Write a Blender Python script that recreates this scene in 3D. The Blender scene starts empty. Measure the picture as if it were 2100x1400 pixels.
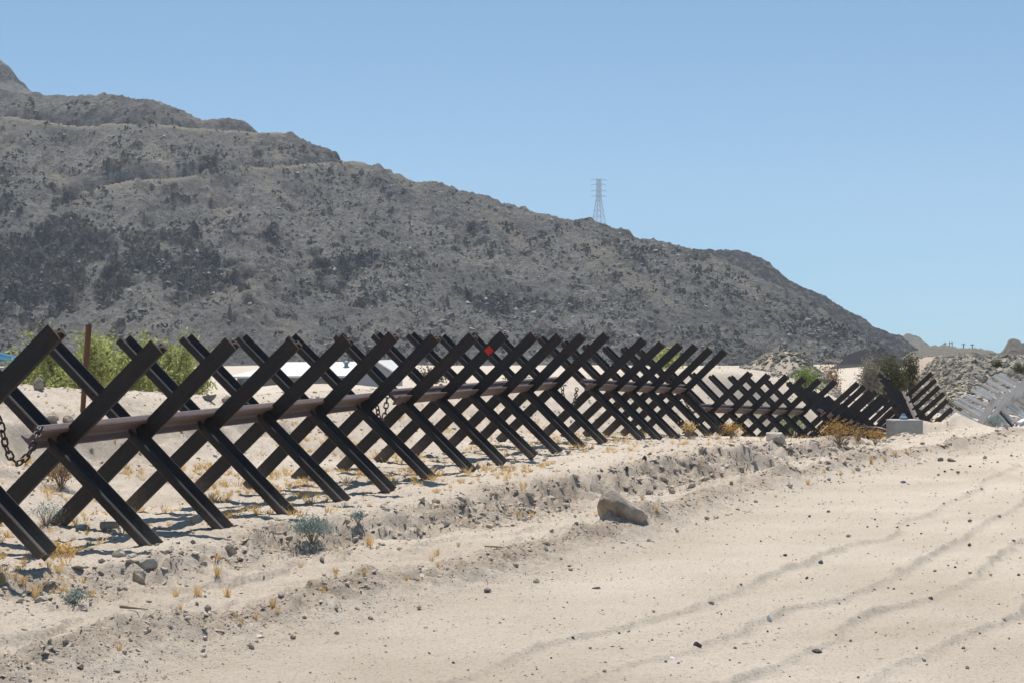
import bpy, math, random
import numpy as np
from mathutils import Vector, Matrix

random.seed(7)
RNG = np.random.default_rng(11)
scene = bpy.context.scene
COL = scene.collection

# ------------------------------------------------------------------ camera, sky, sun, exposure
EYE = 1.75
FOC = 4000.0          # focal length in pixels of the 2100 px wide photograph
cam = bpy.data.cameras.new('camera')
cam.sensor_width = 36.0
cam.lens = FOC / 2100.0 * 36.0
cam.clip_start = 0.1
cam.clip_end = 20000.0
cam_ob = bpy.data.objects.new('camera', cam)
COL.objects.link(cam_ob)
cam_ob.location = (0, 0, EYE)
cam_ob.rotation_euler = (math.radians(90), 0, 0)
scene.camera = cam_ob

SUN_EL, SUN_AZ = math.radians(61), math.radians(-7)     # azimuth from +Y, positive to +X
to_sun = Vector((math.sin(SUN_AZ) * math.cos(SUN_EL), math.cos(SUN_AZ) * math.cos(SUN_EL), math.sin(SUN_EL)))
world = bpy.data.worlds.new("World")
scene.world = world
world.use_nodes = True
wn = world.node_tree
wn.nodes.clear()
sky = wn.nodes.new('ShaderNodeTexSky')
sky.sky_type = 'NISHITA'
sky.sun_disc = False
sky.sun_elevation = SUN_EL
sky.sun_rotation = SUN_AZ
sky.altitude = 600
sky.air_density = 0.6
sky.dust_density = 0.1
sky.ozone_density = 1.0
bg = wn.nodes.new('ShaderNodeBackground')
bg.inputs['Strength'].default_value = 0.12
wo = wn.nodes.new('ShaderNodeOutputWorld')
tint = wn.nodes.new('ShaderNodeMix')
tint.data_type = 'RGBA'; tint.blend_type = 'MULTIPLY'; tint.inputs[0].default_value = 1.0
tint.inputs[7].default_value = (0.94, 1.47, 1.87, 1)       # a deep dry-desert blue
gam = wn.nodes.new('ShaderNodeGamma')
gam.inputs[1].default_value = 0.5                          # softer contrast between horizon and zenith
wn.links.new(sky.outputs[0], gam.inputs[0])
wn.links.new(gam.outputs[0], tint.inputs[6])
wn.links.new(tint.outputs[2], bg.inputs['Color'])
wn.links.new(bg.outputs[0], wo.inputs['Surface'])
sun = bpy.data.lights.new('sun', 'SUN')
sun.energy = 4.9
sun.angle = math.radians(0.53)
sun.color = (1.0, 0.955, 0.89)
sun_ob = bpy.data.objects.new('sun', sun)
COL.objects.link(sun_ob)
sun_ob.rotation_euler = (-to_sun).to_track_quat('-Z', 'Y').to_euler()
sun_ob.location = (0, 0, 200)
scene.view_settings.view_transform = 'Standard'
scene.view_settings.look = 'None'
scene.view_settings.gamma = 1.0
scene.view_settings.exposure = 0.24
scene.view_settings.use_curve_mapping = False
scene.render.engine = 'CYCLES'
scene.cycles.max_bounces = 6
scene.cycles.volume_bounces = 1
scene.cycles.use_denoising = True

# ------------------------------------------------------------------ noise
def _hash(ix, iy, seed):
    h = (ix.astype(np.int64) * 374761393 + iy.astype(np.int64) * 668265263 + seed * 1442695041) & 0xFFFFFFFF
    h = ((h ^ (h >> 13)) * 1274126177) & 0xFFFFFFFF
    h = ((h ^ (h >> 16)) * 2246822519) & 0xFFFFFFFF
    return ((h ^ (h >> 15)) & 0xFFFFFF) / float(0xFFFFFF)

def vn(x, y, seed=0):
    x = np.asarray(x, float); y = np.asarray(y, float)
    ix = np.floor(x); iy = np.floor(y)
    fx = x - ix; fy = y - iy
    fx = fx * fx * fx * (fx * (fx * 6 - 15) + 10); fy = fy * fy * fy * (fy * (fy * 6 - 15) + 10)
    ix = ix.astype(np.int64); iy = iy.astype(np.int64)
    a = _hash(ix, iy, seed); b = _hash(ix + 1, iy, seed)
    c = _hash(ix, iy + 1, seed); d = _hash(ix + 1, iy + 1, seed)
    return (a + (b - a) * fx) * (1 - fy) + (c + (d - c) * fx) * fy

def fbm(x, y, octv=4, seed=0, gain=0.5, lac=2.03):
    s = 0; a = 1.0; t = 0
    for o in range(octv):
        s = s + a * (vn(x, y, seed + o * 17) - 0.5) * 2
        t += a; a *= gain
        x, y = (x * 0.8 - y * 0.6) * lac + 3.1, (x * 0.6 + y * 0.8) * lac + 1.7
    return s / t

def ridged(x, y, octv=4, seed=0):
    s = 0; a = 1.0; t = 0
    for o in range(octv):
        s = s + a * (1 - np.abs(vn(x, y, seed + o * 13) - 0.5) * 2) ** 2
        t += a; a *= 0.5
        x, y = (x * 0.8 - y * 0.6) * 2.1 + 2.3, (x * 0.6 + y * 0.8) * 2.1 + 5.7
    return s / t

def sm(t):
    t = np.clip(t, 0, 1)
    return t * t * (3 - 2 * t)

def at(px, py, Y):
    """world point seen at photo pixel (px, py) when it stands Y metres ahead"""
    return Vector(((px - 1050) / FOC * Y, Y, EYE - (py - 700) / FOC * Y))

# ------------------------------------------------------------------ materials
def mat(name):
    m = bpy.data.materials.new(name)
    m.use_nodes = True
    nt = m.node_tree
    b = nt.nodes['Principled BSDF']
    return m, nt, b

def node(nt, typ, **kw):
    n = nt.nodes.new(typ)
    for k, v in kw.items():
        if k in n.inputs.keys():
            n.inputs[k].default_value = v
        else:
            setattr(n, k, v)
    return n

def noise(nt, coord, scale, detail=4, rough=0.55):
    n = node(nt, 'ShaderNodeTexNoise', Scale=scale, Detail=detail, Roughness=rough)
    nt.links.new(coord, n.inputs['Vector'])
    return n.outputs['Fac']

def ramp(nt, fac, stops):
    r = nt.nodes.new('ShaderNodeValToRGB')
    el = r.color_ramp.elements
    while len(el) < len(stops):
        el.new(0.5)
    for e, (p, c) in zip(el, stops):
        e.position = p
        e.color = (c[0], c[1], c[2], 1) if not isinstance(c, (int, float)) else (c, c, c, 1)
    nt.links.new(fac, r.inputs[0])
    return r.outputs[0]

def mix(nt, fac, a, b, typ='MIX'):
    n = nt.nodes.new('ShaderNodeMix')
    n.data_type = 'RGBA'
    n.blend_type = typ
    for sock, v in ((n.inputs[0], fac), (n.inputs[6], a), (n.inputs[7], b)):
        if hasattr(v, 'is_output'):
            nt.links.new(v, sock)
        elif isinstance(v, (int, float)):
            sock.default_value = v
        else:
            sock.default_value = (v[0], v[1], v[2], 1)
    return n.outputs[2]

def math_n(nt, op, a, b=0.5):
    n = nt.nodes.new('ShaderNodeMath'); n.operation = op
    for i, v in enumerate((a, b)):
        if hasattr(v, 'is_output'):
            nt.links.new(v, n.inputs[i])
        else:
            n.inputs[i].default_value = v
    return n.outputs[0]

def bump(nt, b, h, strength=0.5, dist=0.02):
    n = node(nt, 'ShaderNodeBump', Strength=strength, Distance=dist)
    nt.links.new(h, n.inputs['Height'])
    nt.links.new(n.outputs[0], b.inputs['Normal'])

def attr(nt, name):
    n = nt.nodes.new('ShaderNodeAttribute'); n.attribute_name = name
    return n

def obj_coord(nt):
    return nt.nodes.new('ShaderNodeTexCoord').outputs['Object']

def make_ground():
    m, nt, b = mat('desert_sand')
    c = obj_coord(nt)
    big = noise(nt, c, 0.55, 5)
    col = ramp(nt, big, [(0.3, (0.50, 0.416, 0.328)), (0.7, (0.62, 0.532, 0.434))])
    fine = noise(nt, c, 34, 7, 0.78)
    col = mix(nt, 0.75, col, ramp(nt, fine, [(0.32, 0.45), (0.45, 0.96), (0.72, 1.14)]), 'MULTIPLY')
    g = attr(nt, 'gravel').outputs['Fac']
    n2 = noise(nt, c, 20, 7, 0.8)
    gc = ramp(nt, n2, [(0.38, (0.20, 0.148, 0.106)), (0.5, (0.39, 0.31, 0.232)), (0.62, (0.50, 0.42, 0.335))])
    gf = math_n(nt, 'MULTIPLY', g, ramp(nt, noise(nt, c, 5, 5, 0.7), [(0.3, 0.45), (0.6, 1.0)]))
    col = mix(nt, gf, col, gc)
    v = node(nt, 'ShaderNodeTexVoronoi', Scale=38.0)
    nt.links.new(c, v.inputs['Vector'])
    peb = ramp(nt, v.outputs['Distance'], [(0.10, 1.0), (0.24, 0.0)])
    pm = ramp(nt, noise(nt, c, 3.5, 3), [(0.45, 0.0), (0.62, 0.75)])
    pm = math_n(nt, 'MULTIPLY', peb, pm)
    col = mix(nt, pm, col, (0.27, 0.235, 0.20))
    nt.links.new(col, b.inputs['Base Color'])
    b.inputs['Roughness'].default_value = 0.95
    b.inputs['Specular IOR Level'].default_value = 0.15
    h = mix(nt, 0.5, fine, n2)
    h = mix(nt, 0.25, h, peb)
    bump(nt, b, h, 1.0, 0.04)
    return m

def make_mountain():
    m, nt, b = mat('rocky_slope')
    c = obj_coord(nt)
    rock = attr(nt, 'rock').outputs['Fac']
    spoil = attr(nt, 'spoil').outputs['Fac']
    n1 = noise(nt, c, 0.055, 8, 0.68)
    col = ramp(nt, n1, [(0.34, (0.175, 0.165, 0.155)), (0.50, (0.290, 0.268, 0.243)), (0.66, (0.410, 0.366, 0.315))])
    n2 = noise(nt, c, 0.75, 7, 0.8)
    col = mix(nt, 0.9, col, ramp(nt, n2, [(0.36, 0.12), (0.46, 0.85), (0.57, 1.12), (0.67, 2.0)]), 'MULTIPLY')  # noise contrast in the colour also stands for shadow speckles among the rocks
    col = mix(nt, spoil, col, (0.50, 0.43, 0.325))
    rc = ramp(nt, noise(nt, c, 0.42, 8, 0.8), [(0.43, (0.008, 0.008, 0.011)), (0.51, (0.055, 0.050, 0.048)), (0.61, (0.27, 0.232, 0.205))])  # dark rock; crag shadow and sunlit facets are put into this ramp too
    col = mix(nt, rock, col, rc)
    nt.links.new(col, b.inputs['Base Color'])
    b.inputs['Roughness'].default_value = 0.95
    b.inputs['Specular IOR Level'].default_value = 0.1
    bump(nt, b, n2, 1.0, 4.5)
    return m

def simple(name, col, rough=0.8, spec=0.3, var=0.25, scale=8.0, bmp=0.3, dist=0.01, metal=0.0, detail=5):
    m, nt, b = mat(name)
    c = obj_coord(nt)
    n = noise(nt, c, scale, detail, 0.65)
    lo = [x * (1 - var) for x in col]; hi = [min(1, x * (1 + var)) for x in col]
    nt.links.new(ramp(nt, n, [(0.3, lo), (0.7, hi)]), b.inputs['Base Color'])
    b.inputs['Roughness'].default_value = rough
    b.inputs['Specular IOR Level'].default_value = spec
    b.inputs['Metallic'].default_value = metal
    if bmp:
        bump(nt, b, noise(nt, c, scale * 3, 5, 0.7), bmp, dist)
    return m

def make_steel(name, col, rust, amount=(0.56, 0.78), rough=0.5, spec=0.5, ends=0.0):
    m, nt, b = mat(name)
    c0 = obj_coord(nt)
    oi = nt.nodes.new('ShaderNodeObjectInfo')
    va = nt.nodes.new('ShaderNodeVectorMath'); va.operation = 'MULTIPLY_ADD'
    nt.links.new(oi.outputs['Random'], va.inputs[0])
    va.inputs[1].default_value = (37.0, 91.0, 53.0)
    nt.links.new(c0, va.inputs[2])
    st = nt.nodes.new('ShaderNodeMapping')                     # streaks run along the piece
    st.inputs['Scale'].default_value = (1.0, 1.0, 0.35)
    nt.links.new(va.outputs[0], st.inputs['Vector'])
    c = st.outputs[0]
    n = noise(nt, c, 5, 6, 0.7)
    n2 = noise(nt, c, 40, 5, 0.7)
    base = ramp(nt, n2, [(0.3, [x * 0.75 for x in col]), (0.7, [x * 1.25 for x in col])])
    f = ramp(nt, n, [(amount[0], 0.0), (amount[1], 1.0)])
    if ends:
        sp = nt.nodes.new('ShaderNodeSeparateXYZ'); nt.links.new(c0, sp.inputs[0])
        z = math_n(nt, 'ABSOLUTE', sp.outputs[2], 0)
        z = math_n(nt, 'ADD', z, math_n(nt, 'MULTIPLY', math_n(nt, 'SUBTRACT', n, 0.5), 0.25))
        e = nt.nodes.new('ShaderNodeMapRange')
        nt.links.new(z, e.inputs[0])
        e.inputs[1].default_value = ends - 0.10; e.inputs[2].default_value = ends + 0.03
        f = math_n(nt, 'MAXIMUM', f, e.outputs[0])
    colr = mix(nt, f, base, ramp(nt, n2, [(0.3, [x * 0.6 for x in rust]), (0.7, [x * 1.3 for x in rust])]))
    if ends:
        e2 = nt.nodes.new('ShaderNodeMapRange')
        zz = math_n(nt, 'ADD', sp.outputs[2], math_n(nt, 'MULTIPLY', math_n(nt, 'SUBTRACT', n2, 0.5), 0.7))
        nt.links.new(zz, e2.inputs[0])
        e2.inputs[1].default_value = -0.80; e2.inputs[2].default_value = -1.12
        colr = mix(nt, math_n(nt, 'MULTIPLY', e2.outputs[0], 0.28), colr, (0.36, 0.29, 0.22))       # dust on the feet
    nt.links.new(colr, b.inputs['Base Color'])
    r = nt.nodes.new('ShaderNodeMapRange')
    nt.links.new(f, r.inputs[0]); r.inputs[3].default_value = rough; r.inputs[4].default_value = 0.85
    nt.links.new(r.outputs[0], b.inputs['Roughness'])
    b.inputs['Specular IOR Level'].default_value = spec
    bump(nt, b, n2, 0.25, 0.004)
    return m

def make_leaf(name, lo, hi, trans=0.4):
    m, nt, b = mat(name)
    t = attr(nt, 'tone').outputs['Fac']
    col = ramp(nt, t, [(0.0, lo), (1.0, hi)])
    nt.links.new(col, b.inputs['Base Color'])
    b.inputs['Roughness'].default_value = 0.8
    b.inputs['Specular IOR Level'].default_value = 0.2
    tr = nt.nodes.new('ShaderNodeBsdfTranslucent')
    nt.links.new(col, tr.inputs['Color'])
    mx = nt.nodes.new('ShaderNodeMixShader')
    mx.inputs[0].default_value = trans
    out = nt.nodes['Material Output']
    nt.links.new(b.outputs[0], mx.inputs[1]); nt.links.new(tr.outputs[0], mx.inputs[2])
    nt.links.new(mx.outputs[0], out.inputs['Surface'])
    return m

def make_tone(name, lo, mid, hi):
    m, nt, b = mat(name)
    t = attr(nt, 'tone').outputs['Fac']
    c = obj_coord(nt)
    col = ramp(nt, t, [(0.0, lo), (0.5, mid), (1.0, hi)])
    col = mix(nt, 0.5, col, ramp(nt, noise(nt, c, 25, 4), [(0.3, 0.6), (0.7, 1.2)]), 'MULTIPLY')
    nt.links.new(col, b.inputs['Base Color'])
    b.inputs['Roughness'].default_value = 0.9
    b.inputs['Specular IOR Level'].default_value = 0.2
    return m

M = {}
M['ground'] = make_ground()
M['mountain'] = make_mountain()
M['steel'] = make_steel('dark_painted_steel', (0.024, 0.020, 0.019), (0.055, 0.034, 0.027), (0.46, 0.74), 0.52, 0.35, ends=1.135)
M['rail'] = make_steel('brown_weathered_steel', (0.125, 0.088, 0.080), (0.12, 0.07, 0.05), (0.5, 0.72), 0.55, 0.4)
M['pale_steel'] = make_steel('sunlit_dusty_steel', (0.66, 0.645, 0.62), (0.46, 0.35, 0.24), (0.52, 0.70), 0.6, 0.4)  # pale steel with dust; the sunlit look is put into its colour
M['pale_rail'] = make_steel('sand_coated_steel', (0.56, 0.54, 0.52), (0.42, 0.30, 0.18), (0.46, 0.60), 0.6, 0.4)
M['white_steel'] = simple('white_painted_steel', (0.72, 0.72, 0.73), 0.5, 0.4, 0.1, 5)
M['chain'] = make_steel('rusty_chain_steel', (0.035, 0.025, 0.022), (0.10, 0.045, 0.025), (0.45, 0.7), 0.5, 0.5)
M['rust'] = make_steel('rusty_post_steel', (0.16, 0.075, 0.040), (0.085, 0.045, 0.03), (0.45, 0.65), 0.7, 0.3)
M['red'] = simple('red_paint', (0.62, 0.035, 0.03), 0.6, 0.3, 0.1, 20)
M['stone_mix'] = make_tone('scattered_stone', (0.13, 0.10, 0.08), (0.36, 0.295, 0.23), (0.56, 0.48, 0.39))
M['rubble_mix'] = make_tone('rubble_stone', (0.15, 0.132, 0.105), (0.31, 0.275, 0.22), (0.50, 0.44, 0.35))
M['hill_rock'] = make_tone('hill_boulder', (0.045, 0.042, 0.042), (0.19, 0.17, 0.145), (0.55, 0.51, 0.46))
M['boulder'] = simple('boulder_granite', (0.37, 0.305, 0.24), 0.9, 0.2, 0.5, 7, 0.9, 0.03, detail=9)
M['pale_stone'] = simple('pale_stone', (0.43, 0.37, 0.30), 0.9, 0.2, 0.3, 9, 0.5, 0.01)
M['dark_stone'] = simple('dark_stone', (0.085, 0.068, 0.06), 0.85, 0.3, 0.3, 14, 0.5, 0.01)
M['grey_stone'] = simple('grey_stone', (0.23, 0.20, 0.175), 0.85, 0.3, 0.3, 12, 0.5, 0.01)
M['red_stone'] = simple('reddish_stone', (0.13, 0.062, 0.046), 0.85, 0.3, 0.3, 14, 0.5, 0.01)
M['blue_stone'] = simple('bluish_stone', (0.115, 0.15, 0.165), 0.85, 0.3, 0.3, 12, 0.5, 0.01)
M['white_stone'] = simple('white_stone', (0.60, 0.60, 0.60), 0.85, 0.3, 0.15, 12, 0.4, 0.01)
M['concrete'] = simple('cast_concrete', (0.36, 0.355, 0.33), 0.9, 0.2, 0.16, 6, 0.4, 0.006)
M['wood'] = simple('dry_wood', (0.33, 0.25, 0.18), 0.9, 0.2, 0.3, 10)
M['stub_wood'] = simple('grey_weathered_wood', (0.30, 0.27, 0.23), 0.9, 0.2, 0.3, 10)
M['straw'] = make_leaf('dry_straw', (0.52, 0.335, 0.115), (0.82, 0.61, 0.29), 0.45)
M['green_leaf'] = make_leaf('yellow_green_leaf', (0.21, 0.23, 0.07), (0.50, 0.52, 0.20), 0.5)
M['bright_leaf'] = make_leaf('bright_green_leaf', (0.13, 0.19, 0.05), (0.27, 0.36, 0.10), 0.4)
M['olive_leaf'] = make_leaf('olive_leaf', (0.07, 0.068, 0.030), (0.18, 0.165, 0.075), 0.3)
M['grey_leaf'] = make_leaf('grey_green_leaf', (0.16, 0.21, 0.19), (0.36, 0.44, 0.40), 0.35)
M['scrub_leaf'] = make_leaf('dark_scrub', (0.018, 0.020, 0.016), (0.065, 0.065, 0.045), 0.1)
M['dry_twig'] = make_leaf('dry_brown_twig', (0.20, 0.125, 0.065), (0.44, 0.31, 0.18), 0.25)
M['pale_twig'] = make_leaf('pale_dead_twig', (0.20, 0.17, 0.13), (0.42, 0.37, 0.29), 0.2)
M['amber_leaf'] = make_leaf('amber_weed', (0.30, 0.16, 0.04), (0.60, 0.37, 0.10), 0.35)
M['bark'] = simple('brown_bark', (0.11, 0.085, 0.055), 0.9, 0.2, 0.3, 12)
M['blue'] = simple('bright_blue_paint', (0.05, 0.32, 0.55), 0.5, 0.4, 0.08, 3)
M['roof'] = simple('pale_roof_sheet', (0.60, 0.60, 0.55), 0.6, 0.3, 0.05, 1)
M['wall'] = simple('grey_render', (0.20, 0.195, 0.175), 0.9, 0.2, 0.1, 1)
M['gable'] = simple('grey_gable_sheet', (0.33, 0.33, 0.36), 0.8, 0.2, 0.06, 1)
M['dark_metal'] = simple('dark_metal', (0.04, 0.04, 0.045), 0.6, 0.4, 0.1, 4)
M['galv'] = simple('galvanised_lattice', (0.22, 0.24, 0.26), 0.6, 0.4, 0.05, 1, 0)
M['window'] = simple('dark_window_glass', (0.03, 0.04, 0.05), 0.15, 0.5, 0.1, 1, 0)
M['pole_wood'] = simple('dark_pole_wood', (0.06, 0.05, 0.045), 0.9, 0.2, 0.2, 2, 0)
M['vent'] = simple('blue_grey_vent', (0.20, 0.26, 0.32), 0.5, 0.4, 0.1, 2, 0)

# ------------------------------------------------------------------ mesh helpers
def link(name, me, m=None, parent=None):
    o = bpy.data.objects.new(name, me)
    COL.objects.link(o)
    if m is not None and not me.materials:
        me.materials.append(m)
    if parent is not None:
        o.parent = parent
    return o

def mesh_np(name, V, F, smooth=False, attrs=None):
    """V (n,3), F (m,k) one polygon size"""
    me = bpy.data.meshes.new(name)
    V = np.asarray(V, np.float32); F = np.asarray(F, np.int32)
    k = F.shape[1]
    me.vertices.add(len(V)); me.vertices.foreach_set('co', V.ravel())
    me.loops.add(F.size); me.loops.foreach_set('vertex_index', F.ravel())
    me.polygons.add(len(F))
    me.polygons.foreach_set('loop_start', np.arange(0, F.size, k, dtype=np.int32))
    me.polygons.foreach_set('use_smooth', np.full(len(F), smooth, dtype=bool))
    me.update(calc_edges=True)
    for nm, arr in (attrs or {}).items():
        a = me.attributes.new(nm, 'FLOAT', 'POINT')
        a.data.foreach_set('value', np.asarray(arr, np.float32))
    return me

def grid_faces(nr, nc):
    i = np.arange(nr - 1)[:, None] * nc + np.arange(nc - 1)[None, :]
    i = i.ravel()
    return np.stack([i, i + 1, i + 1 + nc, i + nc], 1)

def empty(name, loc=(0, 0, 0)):
    o = bpy.data.objects.new(name, None)
    o.empty_display_size = 0.2
    COL.objects.link(o)
    o.location = loc
    return o

def tag(o, label=None, cat=None, group=None, kind=None):
    if label: o['label'] = label
    if cat: o['category'] = cat
    if group: o['group'] = group
    if kind: o['kind'] = kind
    return o

class MB:
    def __init__(s):
        s.v = []; s.f = []
    def add(s, vs, fs):
        n = len(s.v); s.v += [tuple(v) for v in vs]; s.f += [tuple(i + n for i in f) for f in fs]
    def box(s, c, size, R=None):
        c = Vector(c); x, y, z = [q / 2 for q in size]
        vs = [Vector((sx * x, sy * y, sz * z)) for sz in (-1, 1) for sy in (-1, 1) for sx in (-1, 1)]
        if R is not None: vs = [R @ v for v in vs]
        s.add([c + v for v in vs], [(0, 2, 3, 1), (4, 5, 7, 6), (0, 1, 5, 4), (2, 6, 7, 3), (0, 4, 6, 2), (1, 3, 7, 5)])
    def bar(s, a, b, w):
        a = Vector(a); b = Vector(b); d = b - a
        R = d.to_track_quat('Z', 'Y').to_matrix()
        s.box((a + b) / 2, (w, w, d.length), R)
    def tube(s, pts, rad, n=8, cap=True):
        pts = [Vector(p) for p in pts]
        if not hasattr(rad, '__len__'): rad = [rad] * len(pts)
        vs = []; fs = []
        for i, p in enumerate(pts):
            d = (pts[min(i + 1, len(pts) - 1)] - pts[max(i - 1, 0)]).normalized()
            R = d.to_track_quat('Z', 'Y').to_matrix()
            for k in range(n):
                a = 2 * math.pi * k / n
                vs.append(p + R @ Vector((math.cos(a) * rad[i], math.sin(a) * rad[i], 0)))
        for i in range(len(pts) - 1):
            for k in range(n):
                k2 = (k + 1) % n
                fs.append((i * n + k, i * n + k2, (i + 1) * n + k2, (i + 1) * n + k))
        if cap:
            fs.append(tuple(range(n - 1, -1, -1)))
            fs.append(tuple((len(pts) - 1) * n + k for k in range(n)))
        s.add(vs, fs)
    def mesh(s, name, smooth=False):
        me = bpy.data.meshes.new(name)
        me.from_pydata(s.v, [], s.f)
        if smooth:
            me.polygons.foreach_set('use_smooth', [True] * len(me.polygons))
        me.update()
        return me

# icosahedron for stones
_t = (1 + 5 ** 0.5) / 2
ICO_V = np.array([(-1, _t, 0), (1, _t, 0), (-1, -_t, 0), (1, -_t, 0), (0, -1, _t), (0, 1, _t), (0, -1, -_t), (0, 1, -_t),
                  (_t, 0, -1), (_t, 0, 1), (-_t, 0, -1), (-_t, 0, 1)], float)
ICO_V /= np.linalg.norm(ICO_V[0])
ICO_F = np.array([(0, 11, 5), (0, 5, 1), (0, 1, 7), (0, 7, 10), (0, 10, 11), (1, 5, 9), (5, 11, 4), (11, 10, 2), (10, 7, 6), (7, 1, 8),
                  (3, 9, 4), (3, 4, 2), (3, 2, 6), (3, 6, 8), (3, 8, 9), (4, 9, 5), (2, 4, 11), (6, 2, 10), (8, 6, 7), (9, 8, 1)])

OCT_V = np.array([(1, 0, 0), (0, 1, 0), (-1, 0, 0), (0, -1, 0), (0, 0, 1), (0, 0, -1)], float)
OCT_F = np.array([(0, 1, 4), (1, 2, 4), (2, 3, 4), (3, 0, 4), (1, 0, 5), (2, 1, 5), (3, 2, 5), (0, 3, 5)])

def stones_mesh(name, P, R, flat=(0.45, 0.8), sink=0.25, tone=None, jitter=0.45, oct=False):
    """P (n,3) ground points, R (n,) radii -> one mesh of irregular stones"""
    n = len(P)
    BV, BF = (OCT_V, OCT_F) if oct else (ICO_V, ICO_F)
    nv = len(BV)
    d = BV[None] * (1 + jitter * (RNG.random((n, nv, 1)) - 0.5) * 2) + RNG.normal(size=(n, nv, 3)) * (0.2 if oct else 0.0)
    sc = np.stack([R * RNG.uniform(0.8, 1.35, n), R * RNG.uniform(0.7, 1.1, n), R * RNG.uniform(flat[0], flat[1], n)], 1)
    d = d * sc[:, None, :]
    a = RNG.random(n) * 2 * np.pi
    ca, sa = np.cos(a)[:, None], np.sin(a)[:, None]
    tl = RNG.uniform(-0.5, 0.5, n)[:, None]
    x, y, z = d[..., 0], d[..., 1], d[..., 2]
    x, z = x * np.cos(tl) - z * np.sin(tl), x * np.sin(tl) + z * np.cos(tl)
    V = np.stack([x * ca - y * sa, x * sa + y * ca, z], -1)
    V = V + P[:, None, :]
    V[..., 2] += (sc[:, 2] * (1 - 2 * sink))[:, None]
    F = BF[None] + (np.arange(n) * nv)[:, None, None]
    if tone is None:
        tone = RNG.random(n)
    return mesh_np(name, V.reshape(-1, 3), F.reshape(-1, 3), False, {'tone': np.repeat(tone, nv)})

def leaf_mesh(name, P, size, D=None, aspect=2.2, tone=None):
    """P (n,3) centres -> random leaf quads (as 2 stacked triangles' diamond)"""
    n = len(P)
    size = np.broadcast_to(size, (n,))
    if D is None:
        D = RNG.normal(size=(n, 3))
    D = D / np.linalg.norm(D, axis=1, keepdims=True)
    U = np.cross(D, RNG.normal(size=(n, 3))); U /= np.linalg.norm(U, axis=1, keepdims=True) + 1e-9
    L = size[:, None] * D; W = size[:, None] / aspect * U
    V = np.stack([P - L, P + W, P + L, P - W], 1).reshape(-1, 3)
    F = np.arange(n * 4).reshape(n, 4)
    if tone is None:
        tone = RNG.random(n)
    return mesh_np(name, V, F, False, {'tone': np.repeat(tone, 4)})

def blades(P, H, spread, n_each, w):
    """P (k,3) tuft bases -> blade triangles: V, F, tone"""
    k = len(P)
    n = k * n_each
    idx = np.repeat(np.arange(k), n_each)
    a = RNG.random(n) * 2 * np.pi
    lean = RNG.random(n) ** 0.7 * spread
    h = np.repeat(H, n_each) * RNG.uniform(0.55, 1.05, n)
    off = RNG.random(n) * 0.22 * np.repeat(H, n_each)
    base = P[idx] + np.stack([np.cos(a) * off, np.sin(a) * off, -0.01 + 0 * a], 1)
    tip = base + np.stack([np.cos(a) * lean * h, np.sin(a) * lean * h, h], 1)
    b = a + np.pi / 2 + RNG.normal(size=n)
    ww = np.repeat(w, n_each) if hasattr(w, '__len__') else np.full(n, w)
    side = np.stack([np.cos(b) * ww, np.sin(b) * ww, 0 * b], 1)
    mid = (base + tip) / 2 + np.stack([-np.cos(a) * lean * h * 0.12, -np.sin(a) * lean * h * 0.12, 0 * h], 1)
    V = np.stack([base - side, base + side, mid + side * 0.8, tip, mid - side * 0.8], 1).reshape(-1, 3)
    F = np.arange(n * 5).reshape(n, 5)
    t = np.repeat(np.clip(np.repeat(RNG.random(k), n_each) * 0.6 + RNG.random(n) * 0.4, 0, 1), 5)
    return V, F, t

# ------------------------------------------------------------------ the ground
YB = [5, 13.8, 15.3, 21.6, 22.96, 29.1, 31.0, 37.5, 39.3, 45.6, 47.0, 53.4, 55.0, 61.4, 80]
XB = [-6.6, -4.0, -3.54, -1.65, -1.26, 0.58, 1.26, 3.26, 3.96, 6.7, 7.46, 9.44, 11.5, 12.4, 17]
def g_tables(Y):
    Xb = np.interp(Y, YB, XB)
    Zb = np.interp(Y, [5, 10, 15.3, 21.6, 29, 31, 37.5, 39.3, 45.6, 47, 53.4, 55, 61.4, 66], [0.05, 0.1, 0.15, 0.22, 0.25, 0.18, -0.04, -0.40, -0.72, -0.82, -1.3, -1.75, -0.9, -0.6])
    w = np.interp(Y, [8, 10, 14, 18, 23, 27, 34, 37, 45, 52, 60], [0.4, 0.6, 1.0, 1.9, 2.85, 3.05, 3.3, 3.2, 2.6, 2.6, 3.4])
    Zc = np.interp(Y, [8, 10, 15, 23, 27, 34, 40, 46, 50, 53, 57, 62, 66], [0.08, 0.12, 0.20, 0.30, 0.27, 0.05, -0.27, -0.66, -0.92, -1.0, -1.35, -1.0, -0.7])
    Xr = np.interp(Y, [2, 5, 10.1, 11.9, 14.6, 17.07, 21.2, 28.5, 36.4, 46, 52, 60, 80], [-6.2, -4.8, -2.25, -1.48, 0, 1.07, 2.39, 5.3, 8.6, 12, 14.7, 20, 34])
    Zr = np.interp(Y, [0, 24, 28, 36, 46, 52, 60, 68], [0, 0, -0.07, -0.25, -0.45, -0.62, -0.8, -0.9])
    Zk = np.interp(Y, [5, 20, 25, 30, 37, 45, 60, 68], [1.2, 1.2, 1.16, 0.92, 0.80, 0.85, 0.95, 0.75])
    return Xb, Zb, w, Zc, Xr, Zr, Zk

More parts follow.
